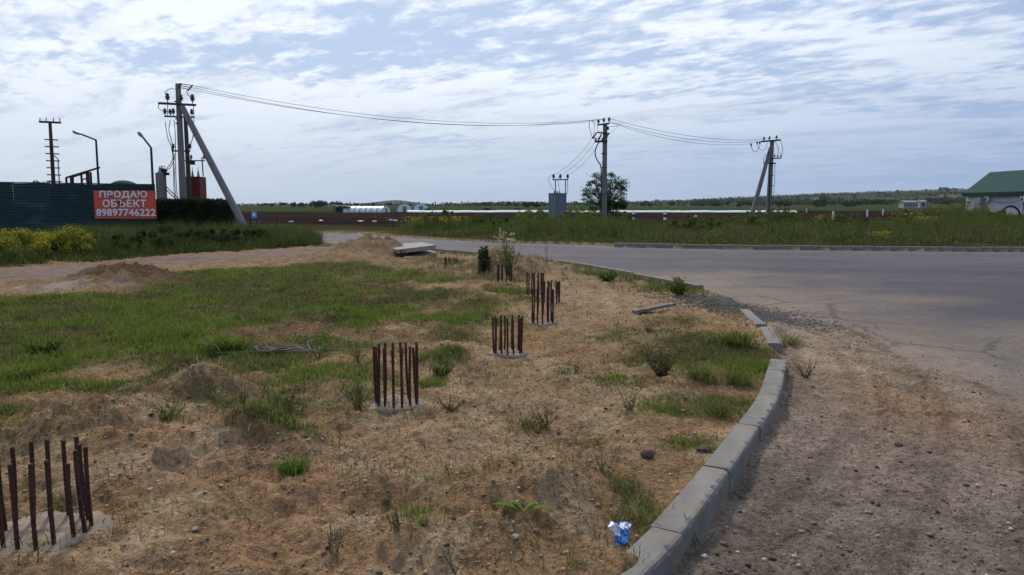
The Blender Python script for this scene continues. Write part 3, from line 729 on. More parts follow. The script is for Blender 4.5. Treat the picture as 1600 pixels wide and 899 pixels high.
def lettering(txt, wid, hgt, cx, cz, parent, m, bold=.02, y=-.028):
    cu = bpy.data.curves.new('t', 'FONT'); cu.body = txt; cu.size = 1; cu.extrude = .004; cu.resolution_u = 3; cu.space_character = 1.05
    tmp = bpy.data.objects.new('t', cu); COL.objects.link(tmp); bpy.context.view_layer.update()
    me = bpy.data.meshes.new_from_object(tmp.evaluated_get(bpy.context.evaluated_depsgraph_get())); bpy.data.objects.remove(tmp)
    co = np.empty(len(me.vertices) * 3); me.vertices.foreach_get('co', co); co = co.reshape(-1, 3)
    mn, mx = co.min(0), co.max(0)
    X = (co[:, 0] - (mn[0] + mx[0]) / 2) / (mx[0] - mn[0]) * wid + cx
    Z = (co[:, 1] - (mn[1] + mx[1]) / 2) / (mx[1] - mn[1]) * hgt + cz
    co2 = np.stack([X, np.full_like(X, y) - co[:, 2] * 1.0, Z], -1); me.vertices.foreach_set('co', co2.ravel()); me.update()
    bm = bmesh.new(); 
    for q, (ox, oz) in enumerate(((-.018, 0), (.018, 0), (0, .014), (0, -.014), (0, 0))):
        k0 = len(bm.verts); bm.from_mesh(me); bm.verts.ensure_lookup_table()
        for v in bm.verts[k0:]: v.co += Vector((ox, -.0012 * q, oz))
    bm.to_mesh(me); bm.free(); me.materials.clear(); me.update()
    return link('lettering', me, m, parent)
pxm = FY / FPX
lettering('ПРОДАЮ', 73 * pxm, 11.5 * pxm, (194 - 195.5) * pxm, (320 - 305) * pxm, ban, M_WHITEP, .012)
lettering('ОБЪЕКТ', 67 * pxm, 11.0 * pxm, (195 - 195.5) * pxm, (320 - 318) * pxm, ban, M_WHITEP, .012)
lettering('89897746222', 91 * pxm, 10.5 * pxm, (196.5 - 195.5) * pxm, (320 - 332) * pxm, ban, M_WHITEP, .014)

# ------------------------------------------------------------------ electrical kit helpers
def insulator(mb, p, s=1.0, up=True):
    k = 1 if up else -1
    mb.lathe(p, [(.02 * s, 0), (.025 * s, .10 * s * k), (.10 * s, .11 * s * k), (.06 * s, .17 * s * k), (.11 * s, .20 * s * k), (.06 * s, .26 * s * k), (.085 * s, .30 * s * k), (.03 * s, .36 * s * k)] , 8)
def ins_obj(parent, org, p, s=1.0, up=True, name='insulator'):
    m = MB(org); insulator(m, p, s, up); return m.build(name, M_INS, parent, smooth=True)
def part_bar(parent, org, a, b, wx, wy, name, m): mb = MB(org); mb.bar(a, b, wx, wy); return mb.build(name, m, parent)
def part_tube(parent, org, pts, r, name, m, n=6): mb = MB(org); mb.tube(pts, r, n); return mb.build(name, m, parent, smooth=True)
def curve_pts(a, b, sag, n=18, side=(0, 0, 0)):
    a, b = Vector(a), Vector(b); S = Vector(side)
    return [a.lerp(b, i / n) + (Vector((0, 0, -sag)) + S) * 4 * (i / n) * (1 - i / n) for i in range(n + 1)]
def wire(a, b, sag, lab, r=.014, group=None):
    mb = MB(tuple(a)); mb.tube(curve_pts(a, b, sag, 22), r, 4); o = mb.build('power_wire', M_WIRE); tag(o, lab, 'wire', group); return o
def bentpts(pts, n=8):
    """Catmull-Rom through points"""
    P = [Vector(p) for p in pts]; P = [P[0] * 2 - P[1]] + P + [P[-1] * 2 - P[-2]]; out = []
    for i in range(1, len(P) - 2):
        for k in range(n):
            t = k / n; out.append(.5 * ((2 * P[i]) + (-P[i - 1] + P[i + 1]) * t + (2 * P[i - 1] - 5 * P[i] + 4 * P[i + 1] - P[i + 2]) * t * t + (-P[i - 1] + 3 * P[i] - 3 * P[i + 1] + P[i + 2]) * t ** 3))
    out.append(P[-2]); return out
def tapered(mb, a, b, w0, w1):
    mb.tube([a, b], [w0 * .62, w1 * .62], 8, phase=math.pi / 8)

# ---- pole 1 with strut
Y1 = 46.0
B1 = at(288.5, 362, Y1); B1.z = -.1; T1 = at(275.5, 131, Y1); T1.x = B1.x + .02
pole = thing('power_pole', 'tallest concrete power pole with a long leaning strut, beside the banner', 'power pole', tuple(B1), 0, 'concrete power poles along the road')
O1 = tuple(B1)
mb = MB(O1); tapered(mb, B1, T1, .36, .24); mb.build('shaft', M_POLE, pole)
SB = at(387, 362, Y1 - .6); SB.z = -.1; ST = at(284, 166, Y1 - .25)
mb = MB(O1); tapered(mb, SB, ST, .36, .27); mb.build('strut', M_POLE, pole)
part_bar(pole, O1, at(247.5, 161.5, Y1 - .3), at(306, 164.5, Y1 - .3), .13, .1, 'crossarm', M_DARK)
part_bar(pole, O1, at(257, 182, Y1 - .1), at(304, 183.5, Y1 - .1), .09, .08, 'crossarm', M_DARK)
for (x_, y_, s_) in ((262, 161, 1.5), (283, 162, 1.4), (301, 163, 1.5), (258, 182, 1.2), (266, 182, 1.1), (271, 182, 1.2), (300, 183, 1.2)):
    ins_obj(pole, O1, at(x_, y_ - 1, Y1 - .3), s_)
for yy in (159, 186, 193, 349, 355):
    c = at(275.5 + (yy - 131) * .0565, yy, Y1); MBt = MB(O1); MBt.lathe(c - Vector((0, 0, .03)), [(.175 + (yy - 131) * .00025, 0), (.175 + (yy - 131) * .00025, .06)], 8); MBt.build('clamp_band', M_DARK, pole)
part_bar(pole, O1, at(277, 132, Y1), at(284, 131, Y1 - .2), .06, .06, 'bracket', M_DARK)
part_bar(pole, O1, at(277, 139, Y1), at(283, 132, Y1 - .2), .06, .06, 'bracket', M_DARK)
for a_, b_ in (((281, 131), (301, 134)), ((281, 134), (299, 137)), ((281, 137), (296, 140))):
    part_bar(pole, O1, at(*a_, Y1 - .2), at(*b_, Y1), .045, .045, 'strain_link', M_INS)
part_bar(pole, O1, at(301, 133, Y1), at(294, 142, Y1), .06, .06, 'bracket', M_DARK)
for pts in ([(262, 152), (258, 145), (266, 139), (275, 140)], [(301, 154), (294, 149), (292, 142), (297, 139)], [(249, 163), (247, 168), (253, 173), (262, 174), (268, 180)], [(262, 160), (262, 170), (262, 182)], [(302, 164), (303, 175), (303, 183)],
            [(258, 190), (262, 215), (268, 230), (271, 250), (272, 300), (278, 355)], [(266, 188), (264, 205), (269, 225), (272, 260), (274, 300), (279, 350)], [(300, 188), (304, 205), (298, 225)], [(272, 188), (274, 215), (275, 280), (281, 352)],
            [(268, 232), (270, 248), (262, 262), (257, 266)], [(272, 240), (272, 250), (266, 262), (260, 266)]):
    part_tube(pole, O1, bentpts([at(a, b, Y1 - .35) for a, b in pts], 5), .022, 'cable', M_BLACK, 4)
mb = MB(O1)                                                         # stencilled mark on the shaft
for k_ in range(2): mb.box(at(287 + k_ * 2.2 - .5, 333 + k_ * 4, Y1 - .283), (.05, .004, .2))
mb.build('stencil', M_DARK, pole)

# ---- darker pole behind, with the red transformer cabinet
Y2 = 50.0
Bp = at(297, 358, Y2); Bp.z = -.1; Tp = at(289, 172, Y2); Bp.x += .08; Tp.x = Bp.x - .05
pole_b = thing('power_pole', 'dark slim power pole half hidden behind the tallest pole', 'power pole', tuple(Bp), 0, 'concrete power poles along the road')
OB = tuple(Bp); mb = MB(OB); tapered(mb, Bp, Tp, .27, .19); mb.build('shaft', M_BARK, pole_b)
part_bar(pole_b, OB, at(269, 236, Y2 - .2), at(297, 236.5, Y2 - .2), .1, .1, 'crossarm', M_DARK)
for x_ in (271, 294, 297): ins_obj(pole_b, OB, at(x_, 235, Y2 - .2), 1.2)
for pts in ([(295, 236), (294, 245), (298, 250), (301, 258)], [(284, 190), (285, 215), (286, 235)], [(303, 186), (302, 210), (297, 230)]):
    part_tube(pole_b, OB, bentpts([at(a, b, Y2 - .3) for a, b in pts], 5), .02, 'cable', M_BLACK, 4)
c0 = at(302, 294, Y2 + 1.2)
cab = thing('transformer_cabinet', 'dark red transformer cabinet raised behind the hedge', 'transformer', (c0.x, Y2 + 1.2, 0))
OC = (c0.x, Y2 + 1.2, 0)
zt, zb = zat(276, Y2 + .6), zat(316, Y2 + .6)
wd = 31 * (Y2 + .6) / FPX
mb = MB(OC); mb.box((c0.x, Y2 + 1.2, (zt + zb) / 2), (wd, 1.1, zt - zb), bev=.02); mb.build('housing', M_RED, cab)
mb = MB(OC); mb.box((c0.x, Y2 + .64, (zt + zb) / 2), (wd * .46, .02, (zt - zb) * .85)); mb.build('door', M_RED, cab)
for s_ in (-1, 1): part_bar(cab, OC, (c0.x + s_ * wd * .42, Y2 + 1.2, 0), (c0.x + s_ * wd * .42, Y2 + 1.2, zb), .12, .12, 'leg', M_DARK)
part_bar(cab, OC, at(284, 251, Y2 + .8), at(320, 251.5, Y2 + .8), .07, .07, 'crossarm', M_DARK)
part_bar(cab, OC, at(315.5, 246, Y2 + .8), at(317.5, 276, Y2 + .8), .06, .06, 'frame_post', M_DARK)
part_bar(cab, OC, at(287, 251, Y2 + .8), at(287.5, 276, Y2 + .8), .05, .05, 'frame_post', M_DARK)
mb = MB(OC); mb.box(at(300, 254.5, Y2 + .7), (.34, .2, .26)); mb.build('fuse_box', M_BLACK, cab)
for x_ in (301, 310): m2 = MB(OC); m2.lathe(at(x_, 276, Y2 + .8), [(.10, 0), (.10, .06), (.06, .12), (.09, .16), (.05, .22), (.07, .28), (.025, .36), (.02, .62)], 8); m2.build('bushing', M_GALV, cab, smooth=True)
for x_ in (299, 319): ins_obj(cab, OC, at(x_, 250.5, Y2 + .8), 1.0)

# ---- grey pillar with bushings to the left of the pole
Y3 = 49.0
c0 = at(252, 290, Y3)
pil = thing('cable_pillar', 'grey concrete pillar with dark bushings above the hedge, left of the pole', 'pillar', (c0.x, Y3, 0)); O3 = (c0.x, Y3, 0)
z3 = zat(270, Y3)
mb = MB(O3); mb.box((c0.x, Y3, z3 / 2 - .1), (.50, .5, z3 + .2), bev=.04); mb.build('shaft', M_POLE, pil)
mb = MB(O3); mb.lathe((c0.x - .0, Y3, z3), [(.18, 0), (.15, .12), (.08, .2), (.10, .26), (.04, .34)], 8); mb.build('bushing', M_GALV, pil, smooth=True)
mb = MB(O3); mb.box(at(256.5, 267, Y3), (.26, .26, .24), rot=Matrix.Rotation(.5, 3, 'Y')); mb.build('fuse_box', M_BLACK, pil)
mb = MB(O3); mb.box(at(261, 272, Y3), (.22, .22, .17)); mb.build('fuse_box', M_BLACK, pil)
for x0_, x1_ in ((248, 254), (252, 258)):
    part_tube(pil, O3, bentpts([at(x0_, 268, Y3), at(x0_ + 1, 261, Y3), at(x1_ - 1, 260, Y3), at(x1_, 266, Y3)], 5), .02, 'cable', M_BLACK, 4)
for d_ in (0, 5): part_bar(pil, O3, at(257, 289 + d_, Y3), at(277, 309 + d_, Y3), .05, .05, 'brace', M_DARK)

# ---- street lamps
def lamp(base, knee, tip, Y, lab, rad):
    b = at(*base, Y); b.z = 0.0; k = at(*knee, Y); t = at(*tip, Y); b.x = k.x
    r = thing('street_lamp', lab, 'street lamp', tuple(b), 0, 'street lamps behind the fence'); O = tuple(b)
    part_tube(r, O, [b, k], [rad * 1.1, rad * .8], 'pole', M_DARK, 8)
    d = (t - k); tube_end = k + d * .72
    part_tube(r, O, [k, tube_end], rad * .7, 'arm', M_DARK, 8)
    m = MB(O); dn = d.normalized(); up = Vector((0, 1, 0)).cross(dn)
    if up.z < 0: up = -up
    L = d.length * .42; vs = []; fs = []; n = 10; prof = [(0, .04), (.12, .09), (.35, .15), (.7, .17), (.92, .12), (1.0, .03)]
    for q, w_ in prof:
        c = k + d * .68 + dn * L * q
        for a in range(n):
            th = 2 * math.pi * a / n; hgt = .42 if math.sin(th) > 0 else .75
            vs.append(c + Vector((0, 1, 0)) * w_ * 1.1 * math.cos(th) + up * w_ * hgt * math.sin(th))
    for i in range(len(prof) - 1):
        for a in range(n): a2 = (a + 1) % n; fs.append((i * n + a, i * n + a2, (i + 1) * n + a2, (i + 1) * n + a))
    fs.append(tuple(range(n - 1, -1, -1))); fs.append(tuple((len(prof) - 1) * n + a for a in range(n)))
    m.add(vs, fs); m.build('lamp_head', M_GALV, r, smooth=True)
lamp((154, 345), (150, 219), (117, 206), 47, 'street lamp with a long bent arm beside the pipe frame', .075)
lamp((240, 345), (236, 231), (218, 208), 46, 'street lamp with a short steep arm left of the power pole', .085)

# ---- mast with rungs, at left
Y4 = 58.0
bm_ = at(87, 345, Y4); bm_.z = 0; tm = at(78, 190, Y4)
mast = thing('utility_mast', 'dark wooden mast with a top crossarm and seven rungs behind the fence', 'utility pole', tuple(bm_)); O4 = tuple(bm_)
bm2 = bm_.copy(); mb = MB(O4); tapered(mb, bm2, tm, .27, .18); mb.build('shaft', M_BARK, mast)
part_bar(mast, O4, at(61.5, 190.5, Y4 - .2), at(95, 192, Y4 - .2), .15, .12, 'crossarm', M_DARK)
for x_ in (62.5, 72, 83.5, 93.5): part_tube(mast, O4, [at(x_, 190, Y4 - .2), at(x_, 184.5, Y4 - .2)], .035, 'insulator_pin', M_DARK, 5)
for i, (xa, xb, yy) in enumerate(((70, 90.5, 218.5), (70.5, 92, 229.5), (71.5, 92.5, 240.5), (72, 93.5, 251.5), (73, 93.5, 262.5), (73.5, 95, 273.5), (74, 96, 284))):
    part_bar(mast, O4, at(xa, yy - .3, Y4 - .2), at(xb, yy + .4, Y4 - .2), .085, .07, 'rung', M_DARK)
part_tube(mast, O4, [at(84, 243, Y4 - .3), at(90.5, 248.5, Y4 - .3), at(93, 290, Y4 - .3)], .04, 'bracket', M_DARK, 5)

# ---- pipe frame
Y5 = 50.0
cf = at(128, 290, Y5); fr = thing('pipe_frame', 'rusty pipe gantry rising to the right behind the fence', 'frame', (cf.x, Y5, 0)); O5 = (cf.x, Y5, 0)
part_bar(fr, O5, at(103, 278, Y5), at(156, 262, Y5), .11, .1, 'rail', M_DARK)
part_bar(fr, O5, at(112, 277.5, Y5 + .4), at(138, 268.8, Y5 + .4), .09, .1, 'rail', M_DARK)
for (xa, yy, wd_) in ((103.5, 278, .1), (112, 276, .22), (127, 272, .1), (136.5, 268, .2), (141.5, 269, .1)):
    a = at(xa, yy, Y5 + .1); part_bar(fr, O5, a, (a.x, a.y, 0), wd_, .1, 'upright', M_RUST)
part_bar(fr, O5, at(128, 281, Y5), at(136, 279, Y5), .08, .08, 'brace', M_DARK)
dm = at(193, 287, 52); dome = MB((dm.x, 52, 0)); dome.lathe((dm.x, 52, 0), [(.9, -.1), (.9, dm.z - .1), (.8, dm.z), (.55, dm.z + .13), (.3, dm.z + .2), (.05, dm.z + .22)], 16)
o = dome.build('storage_tank', M_FASC, smooth=True); tag(o, 'dark rounded tank top just showing over the fence above the banner', 'tank')

# ---- blue notice board
Y6 = 45.0
nb0 = at(393, 350, Y6); O6 = (nb0.x, Y6, 0)
nbd = thing('notice_board', 'small blue notice board on dark posts at the foot of the strut', 'sign', O6)
part_bar(nbd, O6, (at(391, 340, Y6).x, Y6, -.1), at(391, 330.5, Y6), .09, .09, 'post', M_DARK)
part_bar(nbd, O6, (at(401.5, 340, Y6).x, Y6, -.1), at(401.5, 332, Y6), .07, .07, 'post', M_DARK)
pb = at(397, 336, Y6 - .08); MB(O6).box(pb, (.33, .03, .40)).build('board', M_BLUE, nbd)
MB(O6).box(pb + Vector((0, -.018, .02)), (.13, .006, .2)).build('notice_sheet', M_WHITEP, nbd)
for yy in (347, 352): part_bar(nbd, O6, at(391, yy, Y6), at(407, yy, Y6), .05, .04, 'crossbar', M_WOOD)
part_bar(nbd, O6, (at(408, 340, Y6).x, Y6, -.1), at(408, 352, Y6), .09, .09, 'post', M_WOOD)

# ---- pole 2 with cable and its kiosk
YP = 64.0
B2 = at(943.5, 345, YP); B2.z = 0; T2 = at(944, 193, YP); T2.x = B2.x
p2 = thing('power_pole', 'concrete power pole rising in front of the bare round tree', 'power pole', tuple(B2), 0, 'concrete power poles along the road'); O2 = tuple(B2)
mb = MB(O2); tapered(mb, B2, T2, .42, .30); mb.build('shaft', M_POLE, p2)
part_bar(p2, O2, at(934, 195.5, YP - .3), at(952.5, 193, YP - .3), .13, .1, 'crossarm', M_DARK)
for x_, y_ in ((935, 195), (943.5, 193), (951.5, 192)): ins_obj(p2, O2, at(x_, y_, YP - .3), 1.25)
part_bar(p2, O2, at(933, 207, YP - .3), at(952.5, 209, YP - .3), .11, .1, 'crossarm', M_DARK)
part_bar(p2, O2, at(929, 221.5, YP - .3), at(949, 221, YP - .3), .17, .12, 'crossarm', M_DARK)
ins_obj(p2, O2, at(950, 205, YP - .2), 1.1)
for a_, b_ in (((933, 207), (926, 216)), ((940, 209), (936, 217)), ((951, 209), (947, 216))):
    part_tube(p2, O2, [at(*a_, YP - .3), at(*b_, YP - .6)], [.04, .10], 'strain_insulator', M_INS, 6)
for x_ in (931, 935, 941): ins_obj(p2, O2, at(x_, 221, YP - .3), .8)
for yy in (241, 263, 305, 326):
    c = at(943.8, yy, YP); m2 = MB(O2); m2.lathe(c, [(.25, 0), (.25, .07)], 8); m2.build('clamp_band', M_DARK, p2)
part_tube(p2, O2, bentpts([at(a, b, YP - .35) for a, b in [(936, 222), (931, 232), (930, 242), (934, 252), (939, 262), (939.5, 300), (940, 340)]], 5), .05, 'cable', M_BLACK, 5)
for pts in ([(921, 189), (921, 200), (925, 214)], [(924, 188), (929, 196), (927, 212)], [(925, 188), (933, 196), (934, 205)], [(952, 198), (958, 198), (966, 197)], [(930, 207), (929, 216), (931, 221)]):
    part_tube(p2, O2, bentpts([at(a, b, YP - .4) for a, b in pts], 5), .022, 'jumper', M_WIRE, 4)
part_bar(p2, O2, at(921, 188.5, YP - .4), at(944, 187, YP - .4), .04, .04, 'spreader', M_WIRE)

YK = 58.0
k0 = at(871, 330, YK); OK_ = (k0.x, YK, 0)
kio = thing('transformer_kiosk', 'blue-grey metal transformer kiosk with three insulators on a frame above', 'transformer kiosk', OK_)
zk = zat(303, YK)
kw = .98; Rk = Matrix.Rotation(math.radians(42), 3, 'Z')
def K(x, y, z): v = Rk @ Vector((x, y, 0)); return (k0.x + v.x, YK + v.y, z)
mb = MB(OK_); mb.box(K(0, 0, zk / 2 + .1), (kw, kw, zk - .2), rot=Rk, bev=.015); mb.build('housing', M_GREYBOX, kio)
mb = MB(OK_); mb.box(K(0, 0, zk + .02), (kw + .08, kw + .08, .05), rot=Rk); mb.build('roof', M_GALV, kio)
mb = MB(OK_); mb.box(K(0, -kw / 2 - .012, zk * .28 + .2), (kw * .9, .02, zk * .42), rot=Rk); mb.build('door', M_GREYBOX, kio)
mb = MB(OK_); mb.box(K(0, -kw / 2 - .012, zk * .76), (kw * .9, .02, zk * .38), rot=Rk); mb.build('door', M_GREYBOX, kio)
mb = MB(OK_); mb.box(K(-kw / 2 - .012, 0, zk * .55), (.02, kw * .88, zk * .78), rot=Rk); mb.build('door', M_GREYBOX, kio)
for x_ in (868, 883.5): part_bar(kio, OK_, at(x_, 303, YK), at(x_, 281, YK), .07, .07, 'frame_post', M_DARK)
part_bar(kio, OK_, at(863, 281, YK), at(888, 281, YK), .08, .07, 'crossarm', M_DARK)
for x_ in (865, 875.5, 887): ins_obj(kio, OK_, at(x_, 281, YK), 1.2)
for x_ in (866.5, 870.5, 874.5): m2 = MB(OK_); m2.lathe(at(x_, 303, YK - .1), [(.05, 0), (.06, .1), (.03, .22)], 6); m2.build('bushing', M_INS, kio)
for pts in ([(865, 274), (858, 277), (859, 287), (866, 299)], [(875, 275), (872, 280), (873, 290), (874.5, 300)], [(887, 275), (887, 285), (887, 302)]):
    part_tube(kio, OK_, bentpts([at(a, b, YK) for a, b in pts], 5), .02, 'cable', M_WIRE, 4)

# ---- pole 3
YQ = 80.0
B3 = at(1203, 340, YQ); B3.z = 0; T3 = at(1206.5, 219, YQ); B3.x = T3.x - .12
p3 = thing('power_pole', 'farthest concrete power pole with a short strut on its left', 'power pole', tuple(B3), 0, 'concrete power poles along the road'); O7 = tuple(B3)
mb = MB(O7); tapered(mb, B3, T3, .46, .34); mb.build('shaft', M_POLE, p3)
mb = MB(O7); SB = at(1172.5, 338, YQ - .5); SB.z = 0; tapered(mb, SB, at(1204, 231, YQ - .3), .40, .30); mb.build('strut', M_POLE, p3)
part_bar(p3, O7, at(1189, 221.5, YQ - .3), at(1220, 219, YQ - .3), .17, .12, 'crossarm', M_DARK)
for x_, y_ in ((1193.5, 221), (1202, 220), (1213, 219)): ins_obj(p3, O7, at(x_, y_, YQ - .3), 1.35)
part_bar(p3, O7, at(1206, 248, YQ - .3), at(1221, 247, YQ - .3), .12, .1, 'crossarm', M_DARK)
part_bar(p3, O7, at(1193, 255, YQ - .3), at(1212, 255.5, YQ - .3), .15, .12, 'crossarm', M_DARK)
for x_ in (1210.5, 1215, 1220): ins_obj(p3, O7, at(x_, 247, YQ - .3), 1.0)
ins_obj(p3, O7, at(1200, 242, YQ - .6), 1.0)
for x_, y_ in ((1173.5, 226), (1183, 223), (1187, 223)): part_tube(p3, O7, [at(x_, y_ - 1.5, YQ), at(x_ + .3, y_ + 3.5, YQ)], [.12, .04], 'strain_insulator', M_INS, 6)
for pts in ([(1173.5, 229), (1177, 236), (1182, 237), (1187, 228)], [(1183, 227), (1189, 235), (1196, 233), (1199, 223)], [(1211, 221), (1216, 231), (1216, 242)], [(1220, 221), (1223, 232), (1221, 244)], [(1200, 240), (1194, 246), (1193, 255)], [(1211, 256), (1210, 290), (1207, 310)]):
    part_tube(p3, O7, bentpts([at(a, b, YQ - .3) for a, b in pts], 5), .025, 'jumper', M_WIRE, 4)
part_tube(p3, O7, [at(1202.8, 258, YQ - .35), at(1201.5, 340, YQ - .35)], .05, 'cable', M_BLACK, 5)
for yy in (275, 291, 310, 328):
    c = at(1205.5 - (yy - 219) * .012, yy, YQ); m2 = MB(O7); m2.lathe(c, [(.28, 0), (.28, .08)], 8); m2.build('clamp_band', M_DARK, p3)

# ---- overhead wires
g1 = 'wires between the tallest pole and the middle pole'
wire(at(301, 134, Y1), at(935, 187, YP - .3), 1.05, 'upper overhead wire from the tallest pole to the middle pole', group=g1)
wire(at(299, 137, Y1), at(921, 188.8, YP - .3), 1.15, 'middle overhead wire from the tallest pole to the middle pole', group=g1)
wire(at(296, 140, Y1), at(921, 190.5, YP - .3), 1.02, 'lowest overhead wire from the tallest pole to the middle pole', group=g1)
g2 = 'wires between the middle pole and the farthest pole'
wire(at(952, 185.5, YP - .3), at(1189, 219, YQ), .55, 'upper overhead wire from the middle pole to the farthest pole', .017, g2)
wire(at(953, 190, YP - .3), at(1183, 222, YQ), .62, 'middle overhead wire from the middle pole to the farthest pole', .017, g2)
wire(at(953, 191.5, YP - .3), at(1173, 225, YQ), .72, 'lowest overhead wire from the middle pole to the farthest pole', .017, g2)
g3 = 'wires dropping to the transformer kiosk'
wire(at(865, 274, YK), at(926, 216, YP - .6), .35, 'steepest wire dropping from the middle pole to the left kiosk insulator', .013, g3)
wire(at(875.5, 274, YK), at(930, 221, YP - .6), .35, 'wire dropping from the middle pole to the centre kiosk insulator', .013, g3)
wire(at(887, 274, YK), at(936, 224, YP - .6), .35, 'wire dropping from the middle pole to the right kiosk insulator', .013, g3)
wire(at(951, 211, YP - .3), at(970, 193.5, YP + 2), .02, 'short wire rising to the right of the middle pole', .013)

# ------------------------------------------------------------------ building with green roof
# its long wall faces left and runs towards the camera; the near end lies outside the frame
XW = 78.6; YE = 130.5; Lb = 34.0; HWD = 4.0
ze = zat(299, YE); zr_ = zat(269.3, YE)
O8 = (XW, YE, 0); bld = thing('service_building', 'low white building with a green gabled metal roof at the right edge', 'building', O8)
MB(O8).box((XW + HWD + .04, YE - Lb / 2, ze / 2), (HWD * 2, Lb - .1, ze)).build('wall', M_WALLW, bld)
MB(O8).add([(XW + .05, YE - .02, ze), (XW + HWD * 2, YE - .02, ze), (XW + HWD, YE - .02, zr_ - .1), (XW + .05, YE - .3, ze), (XW + HWD * 2, YE - .3, ze), (XW + HWD, YE - .3, zr_ - .1)], [(0, 1, 2), (5, 4, 3), (0, 2, 5, 3), (1, 4, 5, 2), (0, 3, 4, 1)]).build('gable', M_WALLW, bld)
wp = MB().box((0, 0, ze / 2 - .02), (.06, 2.96, ze - .04), bev=.02).mesh('wall_panel')
for k in range(11):
    o = link('wall_panel', wp, M_WALLW, bld); o.location = (random.uniform(-.02, .02), -1.5 - 3.0 * k, 0)
ov = .5; y0_, y1_ = YE + .35, YE - Lb - .4; sl = (zr_ - ze) / HWD
mb = MB(O8); T = .10
A = [(XW - ov, ze - sl * ov), (XW + HWD, zr_), (XW + 2 * HWD + ov, ze - sl * ov), (XW + 2 * HWD + ov, ze - sl * ov - T), (XW + HWD, zr_ - T), (XW - ov, ze - sl * ov - T)]
mb.add([(a_, y0_, b_) for a_, b_ in A] + [(a_, y1_, b_) for a_, b_ in A], [(0, 1, 7, 6), (1, 2, 8, 7), (2, 3, 9, 8), (3, 4, 10, 9), (4, 5, 11, 10), (5, 0, 6, 11), (5, 4, 1, 0), (4, 3, 2, 1), (6, 7, 10, 11), (7, 8, 9, 10)])
mb.build('roof', M_ROOFG, bld)
rib = MB(); rib.bar((-ov, 0, -sl * ov + .03), (HWD, 0, zr_ - ze + .03), .07, .05); rm = rib.mesh('roof_rib')
for k in range(44): o = link('roof_rib', rm, M_ROOFG, bld); o.location = (0, .1 - .8 * k, ze)
MB(O8).box((XW - ov - .03, (y0_ + y1_) / 2, ze - sl * ov - .2), (.05, y0_ - y1_, .62)).build('fascia', M_FASC, bld)
for px_ in (1540, 1596):
    Yc = (XW - .3) * FPX / (px_ - 800 - 2); c = Vector((XW - .32, Yc, zat(308.5, Yc)))
    ac = MB(O8); ac.box(c, (.42, 1.0, 1.30), bev=.03); a_o = ac.build('air_conditioner', M_ACW, bld)
    for dz_ in (-.31, .31): f2 = MB(O8); f2.lathe(c + Vector((-.21, .05, dz_)), [(.26, 0), (.26, .02), (.08, .03)], 14, axis=(-1, 0, 0)); f2.build('fan_grille', M_BLACK, a_o)
    part_bar(bld, O8, c + Vector((.1, .1, -.65)), c + Vector((.1, .1, -3.0)), .08, .08, 'drain_pipe', M_BLACK)
def wpt(px_, py_): Yc = (XW - .1) * FPX / (px_ - 800); return at(px_, py_, Yc)
for pts in ([(1512, 310), (1535, 308.5), (1560, 306.5), (1600, 304)], [(1545, 313), (1560, 316.5), (1578, 317), (1594, 313)], [(1558, 306), (1575, 302), (1590, 301)]):
    part_tube(bld, O8, bentpts([wpt(a, b) for a, b in pts], 4), .05, 'cable', M_BLACK, 4)
YH = 110.0
hp = [at(1579 + 14.5 * math.cos(a), 337 - 14.5 * math.sin(a), YH) for a in np.linspace(-.1, math.pi + .1, 18)]
hmb = MB(tuple(at(1579, 337, YH))); hmb.tube(hp, .15, 8); tag(hmb.build('bent_pipe', M_BLACK, smooth=True), 'black bent pipe arching from the soil before the white building', 'pipe')
sh = at(1531, 320, 121)
tag(MB((sh.x, 121, 0)).box((sh.x, 121, 1.4), (.9, 1.6, 2.8), bev=.03).build('meter_cupboard', M_GALV), 'tall grey cupboard against the left end of the white building', 'cupboard')

# ------------------------------------------------------------------ greenhouses, row covers, far house
def tunnel(cx, cy, rad, length, hgt, rz, name, lab, skin=True, frames=8, cat='greenhouse'):
    t = thing(name, lab, cat, (cx, cy, hz(cx, cy)), rz)
    n = 12
    if skin:
        vs = []; fs = []; S = 12
        for i in range(S + 1):
            for k in range(n + 1):
                a = math.pi * k / n; vs.append((length * (i / S - .5), rad * math.cos(a), hgt * math.sin(a) ** .8))
        for i in range(S):
            for k in range(n): q = i * (n + 1) + k; fs.append((q, q + 1, q + n + 2, q + n + 1))
        fs.append(tuple(range(n + 1))); fs.append(tuple(S * (n + 1) + k for k in range(n, -1, -1)))
        MB().add(vs, fs).build('film_cover', M_FILM, t, smooth=False)
        MB().box((length / 2 + .03, 0, hgt * .36), (.06, rad * .5, hgt * .72)).build('door', M_GALV, t)
    for i in range(frames):
        x = length * (i / max(1, frames - 1) - .5)
        mb = MB(); mb.tube([(x, (rad + .05) * math.cos(math.pi * k / n), (hgt + .05) * math.sin(math.pi * k / n) ** .8) for k in range(n + 1)], .07, 4); mb.build('hoop', M_GALV, t)
    return t
YG = 163.0
gx = at(583, 330, YG).x
tunnel(gx - 1.6, YG + 1, 2.1, 9.2, 1.35, math.radians(-14), 'greenhouse', 'long white film tunnel greenhouse on the far edge of the dark field')
gx2 = at(632, 330, YG + 14).x
tunnel(gx2, YG + 14, 1.7, 1.4, 1.8, math.radians(-80), 'greenhouse', 'small half covered greenhouse frame right of the long tunnel', True, 3)
gx3 = at(657, 330, YG + 14).x
tunnel(gx3, YG + 14, 1.8, 2.0, 1.9, math.radians(-75), 'greenhouse', 'small arched white greenhouse just before the long white row covers', True, 3)
sx_ = at(533, 330, YG).x
op = thing('open_shed', 'dark open shed frame joined to the left end of the tunnel greenhouse', 'shed', (sx_, YG, 0))
for a_ in (-1.6, 0, 1.6):
    MB().box((a_, 0, .7), (.12, .12, 1.4)).build('post', M_DARK, op)
